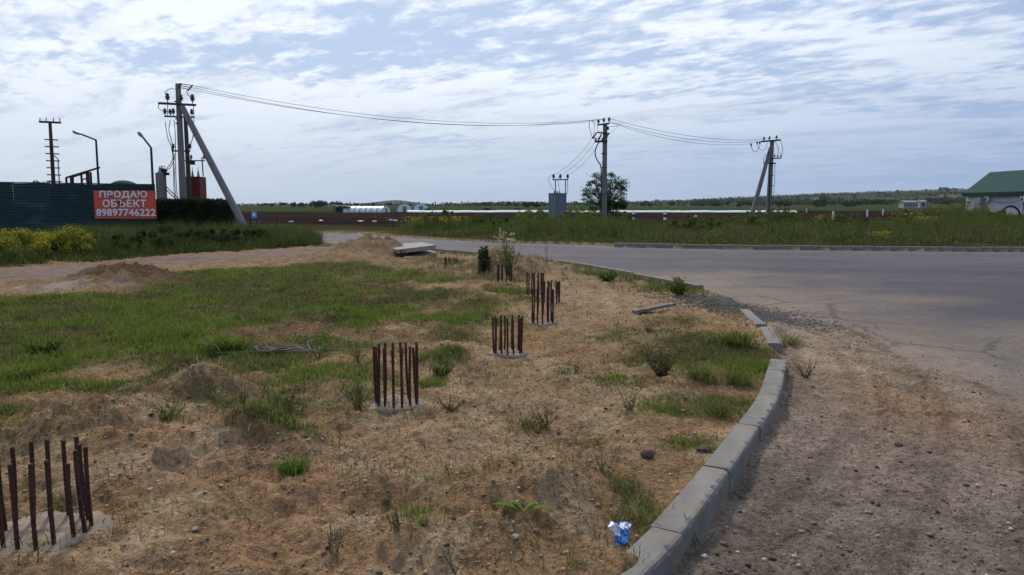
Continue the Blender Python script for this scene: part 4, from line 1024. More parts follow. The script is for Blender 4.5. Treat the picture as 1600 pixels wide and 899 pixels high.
MB().box((0, .4, 1.5), (4.0, 1.8, .08), rot=Matrix.Rotation(.1, 3, 'Y')).build('roof', M_GALV, op)
MB().box((-.7, 1.2, .6), (1.6, .1, 1.1)).build('wall', M_DARK, op)

def rowcover(xa, xb, Y, dep, hgt, lab):
    c = ((xa + xb) / 2, Y, 0); n = max(4, int((xb - xa) / 1.2)); vs = []; fs = []
    prof = [(-.5, 0), (-.42, .7), (-.2, 1.0), (.2, .95), (.42, .6), (.5, 0)]; m = len(prof)
    for i in range(n + 1):
        x = xa + (xb - xa) * i / n; wv_ = 1 + random.uniform(-.12, .12)
        zb_ = hz(x, Y)
        for q, h in prof: vs.append((x, Y + q * dep, zb_ - .02 + h * hgt * wv_))
    for i in range(n):
        for k in range(m - 1): q = i * m + k; fs.append((q, q + m, q + m + 1, q + 1))
    fs.append(tuple(range(m))); fs.append(tuple(n * m + k for k in range(m - 1, -1, -1)))
    o = MB(c).add(vs, fs).build('row_cover', M_FILM); tag(o, lab, 'row cover', 'white film covers over the crop rows'); return o
YR = 168
X = lambda px, Y: (px - 800) / FPX * Y
rowcover(X(639, YR), X(858, YR), YR, 5, .42, 'white film row cover left of the transformer kiosk')
rowcover(X(861, YR), X(1237, YR), YR, 5, .40, 'long white film row cover running behind the trees and both right poles')
# white debris on the field
for i, (px_, py_, s_) in enumerate([(612, 344.8, .9), (618, 345.5, .4), (1405, 334, 2.6), (1425, 333.5, 3.4), (1412, 335, 1.8), (1438, 334, 2.0), (500, 346, .8), (455, 348, .6), (560, 347.5, 1.4), (585, 347.5, 1.0), (1532, 340, 1.6)]):
    x, y = G(px_, py_ + 1.0); z = hz(x, y); mb = MB((x, y, z)); L = s_ * .35
    for k in range(3):
        mb.box((x + random.uniform(-L, L) * .5, y + random.uniform(-.3, .3), z + .04), (L * random.uniform(.5, 1), .4, .07 + .03 * k), rz=random.uniform(-.3, .3), bev=.02)
    tag(mb.build('film_scrap', M_FILM), {612: 'larger white scrap at the verge left of the yellow flowers', 618: 'small white scrap at the verge left of the yellow flowers', 500: 'white scrap in the dark field between notice board and greenhouse, right one', 455: 'white scrap in the dark field nearest the notice board', 560: 'white scrap in the dark field below the long greenhouse, left one', 585: 'white scrap in the dark field below the long greenhouse, right one', 1405: 'leftmost pale rubble heap on the field to the right', 1412: 'small pale rubble heap, second from the left on the right field', 1425: 'largest pale rubble heap on the right field', 1438: 'rightmost pale rubble heap on the right field', 1532: 'white sheet lying in the tall grass before the white building'}[px_], 'debris', ['film scraps on the dark field', 'rubble on the field at right'][1 if px_ > 1300 else 0])
# far pale building and barns
def house(px0, px1, pyt, pyb, Y, lab, roofc=M_GALV, wallm=M_BRICKW, wins=3):
    xa, xb = X(px0, Y), X(px1, Y); zb_ = hz((xa + xb) / 2, Y) - .5; ztp = zat(pyt, Y); zb2 = min(zb_, zat(pyb, Y))
    t = thing('farm_building', lab, 'building', ((xa + xb) / 2, Y, zb2)); Wd = xb - xa; Hh = ztp - zb2
    MB().box((0, 3, Hh * .4), (Wd, 6, Hh * .8)).build('wall', wallm, t)
    MB().add([(-Wd / 2 - .3, -.4, Hh * .8), (Wd / 2 + .3, -.4, Hh * .8), (Wd / 2 + .3, 6.4, Hh * .8), (-Wd / 2 - .3, 6.4, Hh * .8), (-Wd / 2 - .3, 3, Hh), (Wd / 2 + .3, 3, Hh)], [(0, 1, 5, 4), (2, 3, 4, 5), (1, 2, 5), (3, 0, 4), (3, 2, 1, 0)]).build('roof', roofc, t)
    for k in range(wins):
        MB().box((-Wd / 2 + Wd * (k + .5) / wins, -.04, Hh * .45), (Wd / wins * .4, .1, Hh * .35)).build('window', M_DARK, t)
house(1409, 1430, 313.5, 319.5, 420, 'pale roofed farm building with dark openings among the right fields', wins=5)
house(1434, 1444, 312.5, 317, 440, 'small pale shed right of the far farm building', wins=1)
house(1270, 1276, 309, 312, 1500, 'tiny white house on the middle slope of the hills', wins=1)
house(1380, 1388, 303.5, 306, 2400, 'tiny pale house high on the right hills', wins=2)
house(1452, 1480, 299, 304, 2600, 'long low block on the crest of the right hills', M_DARK, M_BRICKW, 4)
house(1488, 1496, 298, 303, 2600, 'pale block on the hilltop beside the green roof', M_GALV, M_BRICKW, 2)

# ---- striped marker posts by the verge
def marker(px, pt, pb, Y, lab, striped=True):
    x = X(px, Y); z0 = hz(x, Y); zt = zat(pt, Y); Hm = zt - z0
    t = thing('marker_post', lab, 'marker post', (x, Y, z0), 0, 'marker posts in the verge')
    if striped:
        seg = 5; hh = Hm / seg
        for k in range(seg):
            m = MB(); m.box((0, 0, hh * (k + .5)), (.17 + (.004 if k % 2 else 0), .17 + (.004 if k % 2 else 0), hh - .002)); m.build('band', M_WHITEP if k % 2 == 0 else M_BLACK, t)
        m = MB(); m.box((0, 0, Hm + .012), (.15, .15, .02)); m.build('cap', M_WHITEP, t)
    else:
        MB().box((0, 0, Hm / 2), (.16, .12, Hm), bev=.01).build('post', M_WHITEP, t); MB().box((0, 0, Hm + .02), (.18, .14, .04)).build('cap', M_GALV, t)
marker(989, 331, 350, 56, 'black and white marker post just right of the middle pole')
marker(1038, 331, 350, 56, 'black and white marker post midway between the two right poles')
marker(1086, 337, 348, 56, 'black and white marker post half buried in grass left of the farthest pole')
marker(1299.5, 330, 341, 72, 'plain white marker post in the field right of the farthest pole', False)
marker(1352.5, 327, 333, 100, 'small white marker post beyond the verge, second from the right', False)
marker(1377, 327, 332, 110, 'small white marker post farthest right in the field', False)
marker(1258, 326, 330, 160, 'tiny white marker post far out beyond the farthest pole', False)

# distant thin poles
for px_, pt_, Y_ in ((681, 315.5, 900), (1212 + 254, 298, 2500)):
    x = X(px_, Y_); z = hz(x, Y_); Hh = zat(pt_, Y_) - z
    t = thing('distant_pole', ('tiny dark mast on the horizon above the left row covers' if px_ < 700 else 'tiny dark mast on the right hill crest'), 'mast', (x, Y_, z))
    MB().tube([(0, 0, -1), (0, 0, Hh)], [.5, .35], 6).build('shaft', M_DARK, t); MB().box((0, 0, Hh * .85), (1.6, .3, 1.2)).build('head', M_DARK, t)

# ------------------------------------------------------------------ vegetation
def blades(P, per, hgt, wid, lean, spread, cols, rng, seg=1, hvar=.4):
    """tufts of grass blades at points P; returns vertices, triangles, tints"""
    n = len(P); N = n * per
    base = np.repeat(P, per, 0).astype(float); H = np.repeat(np.broadcast_to(hgt, (n,)), per) * rng.uniform(1 - hvar, 1 + hvar, N)
    W = np.repeat(np.broadcast_to(wid, (n,)), per) * rng.uniform(.7, 1.3, N); S = np.repeat(np.broadcast_to(spread, (n,)), per)
    th = rng.uniform(0, 2 * np.pi, N); rad = np.sqrt(rng.uniform(0, 1, N)) * S
    base[:, 0] += np.cos(th) * rad; base[:, 1] += np.sin(th) * rad
    ld = rng.uniform(0, 2 * np.pi, N); lm = rng.uniform(.05, lean, N) * H
    fa = rng.uniform(0, np.pi, N); wx, wy = np.cos(fa) * W / 2, np.sin(fa) * W / 2
    C = np.asarray(cols); ci = rng.integers(0, len(C), N); col = C[ci] * rng.uniform(.75, 1.25, N)[:, None]
    tip = base.copy(); tip[:, 0] += np.cos(ld) * lm; tip[:, 1] += np.sin(ld) * lm; tip[:, 2] += H
    a = base.copy(); a[:, 0] -= wx; a[:, 1] -= wy; b = base.copy(); b[:, 0] += wx; b[:, 1] += wy
    a[:, 2] -= .01; b[:, 2] -= .01
    if seg == 1:
        V = np.stack([a, b, tip], 1).reshape(-1, 3); F = np.arange(N * 3).reshape(-1, 3); T = np.repeat(col, 3, 0)
    else:
        mid = base.copy(); mid[:, 0] += np.cos(ld) * lm * .3; mid[:, 1] += np.sin(ld) * lm * .3; mid[:, 2] += H * .6
        c = mid.copy(); c[:, 0] -= wx * .85; c[:, 1] -= wy * .85; d = mid.copy(); d[:, 0] += wx * .85; d[:, 1] += wy * .85
        V = np.stack([a, b, c, d, tip], 1).reshape(-1, 3); k = np.arange(N)[:, None] * 5
        F = np.concatenate([k + [0, 1, 3], k + [0, 3, 2], k + [2, 3, 4]], 1).reshape(-1, 3); T = np.repeat(col, 5, 0)
    return V, F, T
def leaves(P, size, cols, rng, up=.0, aspect=.5):
    """one small folded-free leaf quad (two triangles) per point"""
    N = len(P); s = np.broadcast_to(size, (N,)) * rng.uniform(.6, 1.4, N)
    u = rng.normal(size=(N, 3)); u /= np.linalg.norm(u, axis=1)[:, None]; v = rng.normal(size=(N, 3)); v[:, 2] += up
    v -= u * (u * v).sum(1)[:, None]; v /= np.linalg.norm(v, axis=1)[:, None]
    s1 = s[:, None]
    A = P - u * s1 * .5; B = P + v * s1 * aspect * .5; C = P + u * s1 * .5; D_ = P - v * s1 * aspect * .5
    V = np.stack([A, B, C, D_], 1).reshape(-1, 3); k = np.arange(N)[:, None] * 4
    F = np.concatenate([k + [0, 1, 2], k + [0, 2, 3]], 1).reshape(-1, 3)
    Cc = np.asarray(cols); col = Cc[rng.integers(0, len(Cc), N)] * rng.uniform(.7, 1.3, N)[:, None]
    return V, F, np.repeat(col, 4, 0)
def joinvf(L):
    V = []; F = []; T = []; k = 0
    for v, f, t in L: V.append(v); F.append(f + k); T.append(t); k += len(v)
    return np.concatenate(V), np.concatenate(F), np.concatenate(T)
def veg(name, L, mat_=None, parent=None, loc=None):
    V, F, T = joinvf(L)
    if loc is not None and parent is None: V = V - np.asarray(loc)[None]
    return link(name, np_mesh(name, V, F, T), mat_ or M_LEAF, parent, loc if parent is None else None)

G_LUSH = [(.140, .200, .034), (.180, .235, .048), (.105, .155, .032), (.205, .225, .06)]
G_DRY = [(.16, .155, .06), (.21, .18, .09), (.11, .12, .045), (.13, .15, .05), (.09, .11, .035)]
G_DEEP = [(.048, .075, .022), (.065, .095, .028), (.038, .058, .022)]
G_MID = [(.10, .14, .030), (.13, .165, .04), (.07, .10, .026), (.15, .16, .05)]
YEL = [(.40, .34, .03), (.34, .30, .035), (.28, .27, .05)]
STRAW = [(.30, .24, .15), (.24, .19, .12), (.36, .30, .2)]

def scatter(n, x0, x1, y0, y1, rng):
    return rng.uniform(x0, x1, n), rng.uniform(y0, y1, n)
def keepmask(x, y, dens, rng): return rng.uniform(0, 1, len(x)) < dens

# -- low grass on the lot (nobody could count it)
rng = np.random.default_rng(3)
# sample with more points close by: polar sampling
N = 230000
r = np.exp(rng.uniform(math.log(3.2), math.log(28), N)); a = rng.uniform(-.66, .42, N); x = r * np.sin(a); y = r * np.cos(a)
_, ri, tr_, g = masks(x, y)
k = keepmask(x, y, g ** 1.4 * .80 * np.clip((fbm(x, y, 2.6, 3, 92) - .22) * 3, .1, 1), rng); x, y, g, r = x[k], y[k], g[k], r[k]
z = height(x, y)
P = np.stack([x, y, z], -1); n_ = fbm(x, y, 1.1, 3, 91)
hgt = (.012 + .034 * g) * (.3 + 1.6 * n_) * (1 + r * .018); wid = .0045 + r * .0011
dry = n_ + rng.uniform(-.15, .15, len(x)) < .52
L = [blades(P[~dry], 5, hgt[~dry], wid[~dry], .9, .035 + r[~dry] * .003, G_LUSH, rng), blades(P[dry], 5, hgt[dry] * .8, wid[dry], 1.0, .035 + r[dry] * .003, G_DRY, rng)]
o = veg('grass', L); tag(o, 'short patchy grass growing over the left side of the lot', 'grass', kind='stuff')

# -- sparse thin stalks and dry straws on bare soil
N = 9000
r = np.exp(rng.uniform(math.log(3.1), math.log(24), N)); a = rng.uniform(-.62, .45, N); x = r * np.sin(a); y = r * np.cos(a)
sd, ri, tr_, g = masks(x, y); cl = fbm(x, y, .9, 3, 95)
k = keepmask(x, y, (1 - ri) * (1 - tr_) * np.clip((cl - .48) * 3 + g * .25, 0, .6) + .75 * np.exp(-((x + 1.9) / 1.3) ** 2 - ((y - 6.6) / 1.3) ** 2) + .5 * np.exp(-((x + 1.2) / 1.4) ** 2 - ((y - 12) / 4) ** 2), rng); x, y, r = x[k], y[k], r[k]
P = np.stack([x, y, height(x, y)], -1)
L = [blades(P, 3, .045, .0022 + r * .0006, 1.1, .05, STRAW + G_DRY + [(.10, .08, .05)], rng, seg=2, hvar=.75)]
o = veg('dry_stalks', L); tag(o, 'thin dry stalks scattered over the bare sandy soil', 'dry grass', kind='stuff')

rng = np.random.default_rng(19)
cx0, cy0 = G(785, 425); n = 900
x = cx0 + rng.normal(size=n) * 1.1; y = cy0 + rng.normal(size=n) * 1.3
x2 = rng.uniform(0, 1, 1100); kp = [Vector(p) for p in KERB[11:]]; xs_ = np.interp(x2 * (len(kp) - 1), range(len(kp)), [p.x for p in kp]) - np.abs(rng.normal(size=1100)) * .5 - .25; ys_ = np.interp(x2 * (len(kp) - 1), range(len(kp)), [p.y for p in kp]) - np.abs(rng.normal(size=1100)) * .7 - .1
x = np.concatenate([x, xs_]); y = np.concatenate([y, ys_]); kk = psd(x, y, ROAD) > .42; x, y = x[kk], y[kk]
P = np.stack([x, y, height(x, y)], -1); q = fbm(x, y, 1.0, 3, 44)
o = veg('scrub', [blades(P[q > .45], 5, .085, .011, 1.0, .06, G_DRY + STRAW + G_MID, rng, 2, .6)]); tag(o, 'dry yellowish scrub round the far rings and along the sunk kerb', 'dry grass', kind='stuff')

# -- tall growth beyond the road
rng = np.random.default_rng(5)
N = 90000
x = rng.uniform(-26, 62, N); y = rng.uniform(27, 66, N)
sd = psd(x, y, ROAD); px = 800 + FPX * x / y
k = (sd > .12) & (px > 540) & (px < 1680); x, y, sd, px = x[k], y[k], sd[k], px[k]
edge = np.interp(px, [540, 600, 640, 760, 840, 900, 1100, 1300, 1500, 1680], [40, 45, 50, 53, 57, 57, 57, 56, 60, 60])
n_ = fbm(x, y, .22, 4, 81); n2_ = fbm(x, y, .9, 3, 82)
k = (y < edge + (n2_ - .5) * 6) & (rng.uniform(0, 1, len(x)) < np.clip((n2_ - .25) * 4, .15, 1)); x, y, sd, px, n_, n2_ = x[k], y[k], sd[k], px[k], n_[k], n2_[k]
n_ = np.clip((n_ - .30) / .40, 0, 1); n2_ = np.clip((n2_ - .28) / .44, 0, 1)
P = np.stack([x, y, height(x, y)], -1)
tall = np.interp(px, [540, 600, 660, 760, 800, 830, 960, 1010, 1150, 1200, 1260, 1400, 1440, 1500, 1540, 1600, 1680], [.2, .28, .50, .36, .38, .52, .48, .24, .40, .46, .40, .42, .66, .95, .7, .42, .42])
hgt = tall * sstep(.2, 3.5, sd) * (.30 + .6 * n_ + .75 * n2_) + .08; hgt *= .85 * rng.uniform(.5, 1.35, len(hgt))
green = n_ * .5 + n2_ * .5 + rng.normal(size=len(n_)) * .16 + .22 * ((px > 820) & (px < 970)) + .08 * ((px > 640) & (px < 760)) - .10 * ((px > 1000) & (px < 1420)) + .05 * (px > 1440) > .54
L = [blades(P[green], 7, hgt[green], .026, .8, .20, G_MID + G_DEEP, rng, 1), blades(P[~green], 6, hgt[~green] * .9, .022, .9, .20, G_DRY + G_DEEP + [(.15, .12, .07), (.12, .085, .06), (.20, .16, .09)], rng, 1)]
lp = rng.integers(0, len(P), 42000); Q = P[lp] + np.stack([rng.normal(size=42000) * .22, rng.normal(size=42000) * .22, hgt[lp] * rng.uniform(.25, 1.0, 42000)], -1); gk = fbm(Q[:, 0], Q[:, 1], .45, 3, 88) + rng.normal(size=42000) * .05; Q[:, 2] += (gk > .62) * .12
L += [leaves(Q[gk > .5], .085, G_DEEP + G_LUSH[:3] + [(.05, .08, .03)], rng), leaves(Q[gk < .42], .06, G_DRY + [(.17, .13, .08), (.10, .075, .05)], rng)]
o = veg('verge_growth', L); tag(o, 'tall green and brown growth on the verge beyond the far kerb', 'grass', kind='stuff')

def flowers_patch(px0, px1, py, Y0, Y1, n, size, hlo, hhi, name, lab, seed):
    rg = np.random.default_rng(seed); Y = rg.uniform(Y0, Y1, n); pxs = rg.normal((px0 + px1) / 2, (px1 - px0) / 3.5, n); x = (pxs - 800) / FPX * Y
    z = height(x, Y); P = np.stack([x, Y, z + rg.uniform(hlo, hhi, n)], -1)
    st = P.copy(); st[:, 2] = z
    L = [leaves(P, size * .8, YEL, rg, 1.0, .9), blades(st[::3], 2, (hhi + hlo) / 2, .02, .3, .1, G_LUSH, rg)]
    tag(veg(name, L), lab, 'flowers', kind='stuff')
flowers_patch(640, 735, 350, 46, 49, 900, .09, .5, .85, 'yellow_flowers', 'yellow flowers massed on the far verge left of the kiosk', 41)
flowers_patch(1395, 1480, 348, 50, 53, 700, .09, .35, .8, 'yellow_flowers', 'yellow flowers in the tall verge toward the white building', 42)
flowers_patch(1270, 1310, 342, 56, 58, 260, .09, .4, .8, 'yellow_flowers', 'small yellow flower patch right of the farthest pole', 43)
flowers_patch(1362, 1392, 380, 33.0, 34.0, 220, .07, .12, .35, 'yellow_flowers', 'low yellow flowers just behind the far kerb', 44)

def bush(name, lab, cat, px, Y, wpx, hpx, n, cols, size, seed, flower=None, group=None, base_up=0., dens_low=.6, depth=None, stems=14):
    """shrub: stems plus a cloud of leaves with gaps; hpx/wpx are its size in the photo at distance Y"""
    rg = np.random.default_rng(seed); x0 = X(px, Y); W = wpx * Y / FPX / 2; Hh = hpx * Y / FPX; Dp = depth or W * .8; z0 = hz(x0, Y)
    t = thing(name, lab, cat, (x0, Y, z0), 0, group)
    nc = max(10, int(W * Hh * 26)); cc = np.stack([rg.uniform(-1, 1, nc), rg.uniform(-1, 1, nc), rg.uniform(.12, .88, nc)], -1)
    cc[:, 2] *= np.sqrt(np.clip(1 - .65 * cc[:, 0] ** 2 - .3 * cc[:, 1] ** 2, .1, 1))
    cc = cc * [W, Dp, Hh]; cr = rg.uniform(.08, .24, nc) * min(Hh, 1.2)
    ci = rg.integers(0, nc, n); off = rg.normal(size=(n, 3)); off /= np.linalg.norm(off, axis=1)[:, None]; off *= (rg.uniform(.25, 1, n) ** .5)[:, None] * cr[ci][:, None]
    P = cc[ci] + off; P[:, 2] = np.clip(P[:, 2], .02, None)
    L = [leaves(P, size, cols, rg)]
    link('foliage', np_mesh('foliage', *joinvf(L)), M_LEAF, t)
    if flower:
        top = P[P[:, 2] > Hh * .30]; top = top[rg.integers(0, len(top), flower)]; top = top + rg.normal(size=top.shape) * .05 + [0, -.05, .05]
        link('flowers', np_mesh('flowers', *joinvf([leaves(top, size * .62, YEL, rg, 1., .95)])), M_LEAF, t)['kind'] = 'stuff'
    mb = MB()
    for i in range(stems):
        c = cc[rg.integers(0, nc)]; mb.tube([(c[0] * .5, c[1] * .5, -.03), (c[0] * .8, c[1] * .8, c[2] * .6), tuple(c)], [.02, .013, .006], 4, cap=False)
    mb.build('stems', M_BARK, t)
    return t
yl = G_LUSH + [(.14, .17, .03)]
GY = 'yellow flowering bushes below the fence'
bush('yellow_bush', 'yellow flowering bush at the left frame edge, below the fence', 'bush', 14, 21.5, 96, 50, 11000, yl, .055, 1, 6500, GY, depth=1.6)
bush('yellow_bush', 'broad yellow flowering bush below the fence, right of the leftmost one', 'bush', 84, 22.4, 92, 50, 11000, yl, .055, 2, 6500, GY, depth=1.6)
bush('yellow_bush', 'yellow flowering bush running out of the left edge of the picture', 'bush', -86, 21.5, 110, 50, 6500, yl, .065, 4, 3500, GY, depth=1.6)
DK = G_DEEP + [(.06, .085, .03), (.075, .095, .04), (.045, .06, .03)]
for i, (px_, Y_, w_, h_, lab) in enumerate([(140, 24, 56, 40, 'dark weed thicket right of the yellow bushes'), (184, 25, 60, 36, 'weed thicket under the left end of the banner'), (228, 25.5, 60, 38, 'weed thicket under the right end of the banner'),
        (272, 26.5, 62, 42, 'weed thicket at the foot of the tallest pole'), (318, 27.5, 60, 38, 'weed thicket in front of the dark hedge'), (360, 29, 56, 36, 'weed thicket right of the dark hedge'), (398, 30, 50, 30, 'low weed thicket at the foot of the strut'), (432, 31.5, 44, 22, 'low weed thicket at the bend of the asphalt road')]):
    bush('weed_thicket', lab, 'weeds', px_, Y_, w_ * 1.35, h_, 9000, DK, .055, 20 + i, None, 'weed thickets along the dirt track', stems=8, depth=1.8)
rng = np.random.default_rng(8)
n = 30000; pxs = rng.uniform(-90, 500, n); Y = rng.uniform(19.5, 42, n); x = (pxs - 800) / FPX * Y
k = (psd(x, Y, TRACK) > .25 + .5 * fbm(x, Y, 1.2, 2, 5)) & (psd(x, Y, ROAD) > .3) & (Y > np.interp(pxs, [-60, 0, 120, 250, 400, 480], [19, 19.5, 21, 24, 27, 29])) & ((pxs > 128) | (rng.uniform(0, 1, n) < .28)); x, Y = x[k], Y[k]
P = np.stack([x, Y, height(x, Y)], -1); nn_ = fbm(x, Y, .5, 3, 9); bd_ = sstep(.2, 1.8, psd(x, Y, TRACK))
lp = rng.integers(0, len(P), 50000); hw = (.12 + .85 * nn_ ** 1.3 * bd_)[lp]; Q = P[lp] + np.stack([rng.normal(size=50000) * .15, rng.normal(size=50000) * .15, hw * rng.uniform(.2, 1.0, 50000)], -1); gk = fbm(Q[:, 0], Q[:, 1], .7, 3, 89)
o = veg('weeds', [leaves(Q[gk > .46], .05, DK, rng), leaves(Q[gk < .40], .045, G_MID + G_DRY, rng), blades(P, 6, (.12 + .95 * nn_ ** 1.5 * bd_) * rng.uniform(.5, 1.2, len(x)), .018, .9, .2, G_DEEP + G_DEEP + G_MID + [(.10, .10, .05), (.13, .105, .065)], rng)]); tag(o, 'weeds between the dirt track and the fence', 'weeds', kind='stuff')

YG_ = [(.13, .15, .045), (.16, .17, .05), (.10, .13, .04), (.19, .17, .07)]
for i, (px_, Y_, w_, h_, cols_, lab) in enumerate([(1462, 55, 70, 24, YG_, 'yellow-green weedy clump left of the white building'), (1505, 57, 66, 32, YG_, 'tallest yellow-green clump, just before the white building'), (1548, 54, 50, 18, G_DRY + YG_, 'dry tall clump in front of the air conditioners'), (1410, 50, 60, 17, G_DRY + YG_, 'dry yellowish clump in the verge between far pole and building'),
        (1215, 52, 74, 20, G_MID + G_DEEP, 'green clump at the foot of the farthest pole'), (1165, 48, 60, 15, G_DRY + G_MID, 'dull clump left of the farthest pole'), (1310, 44, 80, 13, G_DRY + G_DEEP, 'brownish clump in the verge behind the far kerb'),
        (835, 52, 66, 18, G_MID + G_LUSH, 'fresh green clump in front of the transformer kiosk'), (905, 54, 74, 19, G_MID + G_LUSH, 'fresh green clump left of the middle pole'), (965, 50, 50, 13, G_MID + G_DRY, 'green clump right of the middle pole'), (690, 46, 80, 17, YG_ + G_MID, 'green clump under the yellow flowers beyond the road'), (765, 47, 60, 14, G_MID + G_DEEP, 'dark green clump beyond the road above the flowering weed'), (1085, 42, 60, 11, G_DRY + G_DEEP, 'low dull clump just behind the far kerb')]):
    bush('verge_shrub', lab, 'shrub', px_, Y_, w_, h_ + 16 * 50 / Y_, 4200, cols_, .10, 60 + i, None, 'leafy clumps in the far verge', stems=10, depth=1.6)

# dark hedge (ivy-covered)
def hedge():
    rg = np.random.default_rng(12); Y = 45.2; xa, xb = X(243, Y), X(353, Y); z1 = zat(313, Y); xc = (xa + xb) / 2
    t = thing('hedge', 'dense dark green hedge between the fence and the strut of the pole', 'hedge', (xc, Y + .8, 0)); Wd = xb - xa; 
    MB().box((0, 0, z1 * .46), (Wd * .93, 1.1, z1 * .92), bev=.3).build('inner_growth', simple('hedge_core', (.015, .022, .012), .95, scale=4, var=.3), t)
    n = 26000; face = rg.integers(0, 10, n); u = rg.uniform(-.5, .5, n); v = rg.uniform(0, 1, n) ** .9; top = z1 * (.93 + .12 * fbm(u * Wd + 50, u * 0, .9, 3, 3))
    Px = u * Wd; Py = np.where(face < 7, -.62, rg.uniform(-.6, .6, n)) + rg.normal(size=n) * .10; Pz = np.where(face < 7, v * top, top) + rg.normal(size=n) * .06
    sd_ = face == 9; Px = np.where(sd_, Wd * .5, Px); Pz = np.where(sd_, v * top, Pz)
    rnd = np.clip(np.abs(Px) - Wd * .46, 0, 1); Pz -= rnd * .8
    Py += .14 * np.sin(Px * 2.1 + Pz * 1.3) + .1 * np.sin(Px * 5.3 - Pz * 4)
    P = np.stack([Px, Py, np.clip(Pz, 0, None)], -1)
    link('foliage', np_mesh('foliage', *leaves(P, .12, [(.035, .055, .024), (.026, .042, .018), (.048, .068, .028)], rg, aspect=.7)), M_LEAF, t)
hedge()

# ---- trees
def tree(name, lab, cat, base, H, W, seed, leafn, leafsz, cols, group=None, trunks=1, nclump=60, low=.18):
    """open round crown: limbs run from the fork to clumps of leaves spread through the crown's volume"""
    rg = random.Random(seed); nr_ = np.random.default_rng(seed); t = thing(name, lab, cat, tuple(base), 0, group)
    mb = MB(); C = []
    while len(C) < nclump:
        u = nr_.uniform(-1, 1, 3); q = np.linalg.norm(u)
        if q < 1 and q > .35: C.append(np.array([u[0] * W / 2, u[1] * W / 2, H * (low + (1 - low) * (u[2] * .5 + .5))]))
    C = np.array(C); tops = []
    for k in range(trunks):
        a = 6.28 * k / trunks + rg.random(); f = Vector((math.cos(a) * W * .06, math.sin(a) * W * .06, H * rg.uniform(.22, .32)))
        mb.tube([(math.cos(a) * .1, math.sin(a) * .1, -.1), tuple(f * .5), tuple(f)], [H * .020, H * .016, H * .012], 6, cap=False); tops.append(f)
    for c in C:
        f = tops[rg.randrange(trunks)]; c_ = Vector(c); m1 = f.lerp(c_, .35) + Vector((rg.uniform(-.1, .1), rg.uniform(-.1, .1), .08)) * H * .3; m2 = f.lerp(c_, .7) + Vector((rg.uniform(-.1, .1), rg.uniform(-.1, .1), .04)) * H * .3
        mb.tube([f, m1, m2, c_], [H * .008, H * .006, H * .004, H * .002], 4, cap=False)
        for q in range(3): e = c_ + Vector((rg.uniform(-1, 1), rg.uniform(-1, 1), rg.uniform(-.6, 1))) * H * .07; mb.tube([m2, c_.lerp(e, .5), e], [H * .003, H * .002, H * .001], 3, cap=False)
    link('trunk', mb.mesh('trunk'), M_BARK, t)
    ci = nr_.integers(0, nclump, leafn); P = C[ci] + nr_.normal(size=(leafn, 3)) * np.array([H * .045, H * .045, H * .026]) * nr_.uniform(.5, 1.3, nclump)[ci][:, None]
    link('crown', np_mesh('crown', *leaves(P, leafsz, cols, nr_, aspect=.7)), M_LEAF, t)
    return t
YT = 70.0
tree('round_tree', 'round sparse-leaved tree standing behind the middle power pole', 'tree', (X(944, YT), YT, 0), zat(268, YT), 76 * YT / FPX, 4, 6400, .13, [(.08, .13, .045), (.10, .16, .055), (.06, .10, .035)], None, 4, 95, .12)
tree('small_tree', 'small bushy tree growing low at the right foot of the round tree', 'tree', (X(958, 68), 68, 0), zat(310, 68), 40 * 68 / FPX, 9, 3000, .12, [(.035, .055, .022), (.045, .07, .028)], None, 3, 26, .05)
tree('young_tree', 'sprigs of a young tree showing above the left end of the fence', 'tree', (X(62, 50), 50, 0), zat(274, 50), 70 * 50 / FPX, 14, 1500, .14, [(.03, .045, .02), (.04, .06, .025)], None, 3, 34, .3)

# distant trees: a few crowns of shared shape, then one far-off belt
def crown_mesh(seed, n=420):
    rg = np.random.default_rng(seed); nc = 9; cc = rg.normal(size=(nc, 3)) * [.26, .26, .18] + [0, 0, .58]; cr = rg.uniform(.16, .30, nc)
    ci = rg.integers(0, nc, n); off = rg.normal(size=(n, 3)); off /= np.linalg.norm(off, axis=1)[:, None]; P = cc[ci] + off * cr[ci][:, None] * (rg.uniform(.3, 1, n) ** .4)[:, None]
    P[:, 2] = np.clip(P[:, 2], .06, 1.02)
    return np_mesh('crown', *leaves(P, .15, [(.028, .042, .022), (.038, .058, .028), (.022, .034, .02)], rg, aspect=.8))
CM = [crown_mesh(s) for s in (101, 102, 103)]
TRK = MB().tube([(0, 0, -.1), (.02, 0, .25), (0, .02, .6)], [.045, .035, .015], 5).mesh('trunk')
rg = random.Random(21); spots = []
for (pa, pb, Y0, Y1, n, hlo, hhi) in ((395, 530, 700, 1000, 12, 3, 5), (490, 535, 500, 620, 7, 3.5, 5), (545, 610, 900, 1100, 6, 4, 6), (733, 768, 1100, 1250, 7, 4.5, 7), (790, 850, 700, 1100, 8, 3, 5), (900, 1075, 800, 1200, 12, 3, 6), (1075, 1200, 700, 1300, 18, 3, 6.5), (1200, 1500, 600, 1200, 34, 3, 7), (1240, 1500, 1400, 2600, 24, 5, 10), (1455, 1475, 2450, 2600, 5, 8, 12), (1000, 1240, 1400, 2400, 12, 5, 9), (664, 672, 172, 176, 3, .6, 1.0), (760, 764, 172, 174, 1, .9, 1.2), (803, 813, 172, 176, 3, .6, 1.0), (820, 842, 500, 600, 4, 3, 4.5)):
    for i in range(n): spots.append((rg.uniform(pa, pb), rg.uniform(Y0, Y1), rg.uniform(hlo, hhi), Y0))
hsp = height(np.array([X(s[0], s[1]) for s in spots]), np.array([s[1] for s in spots]))
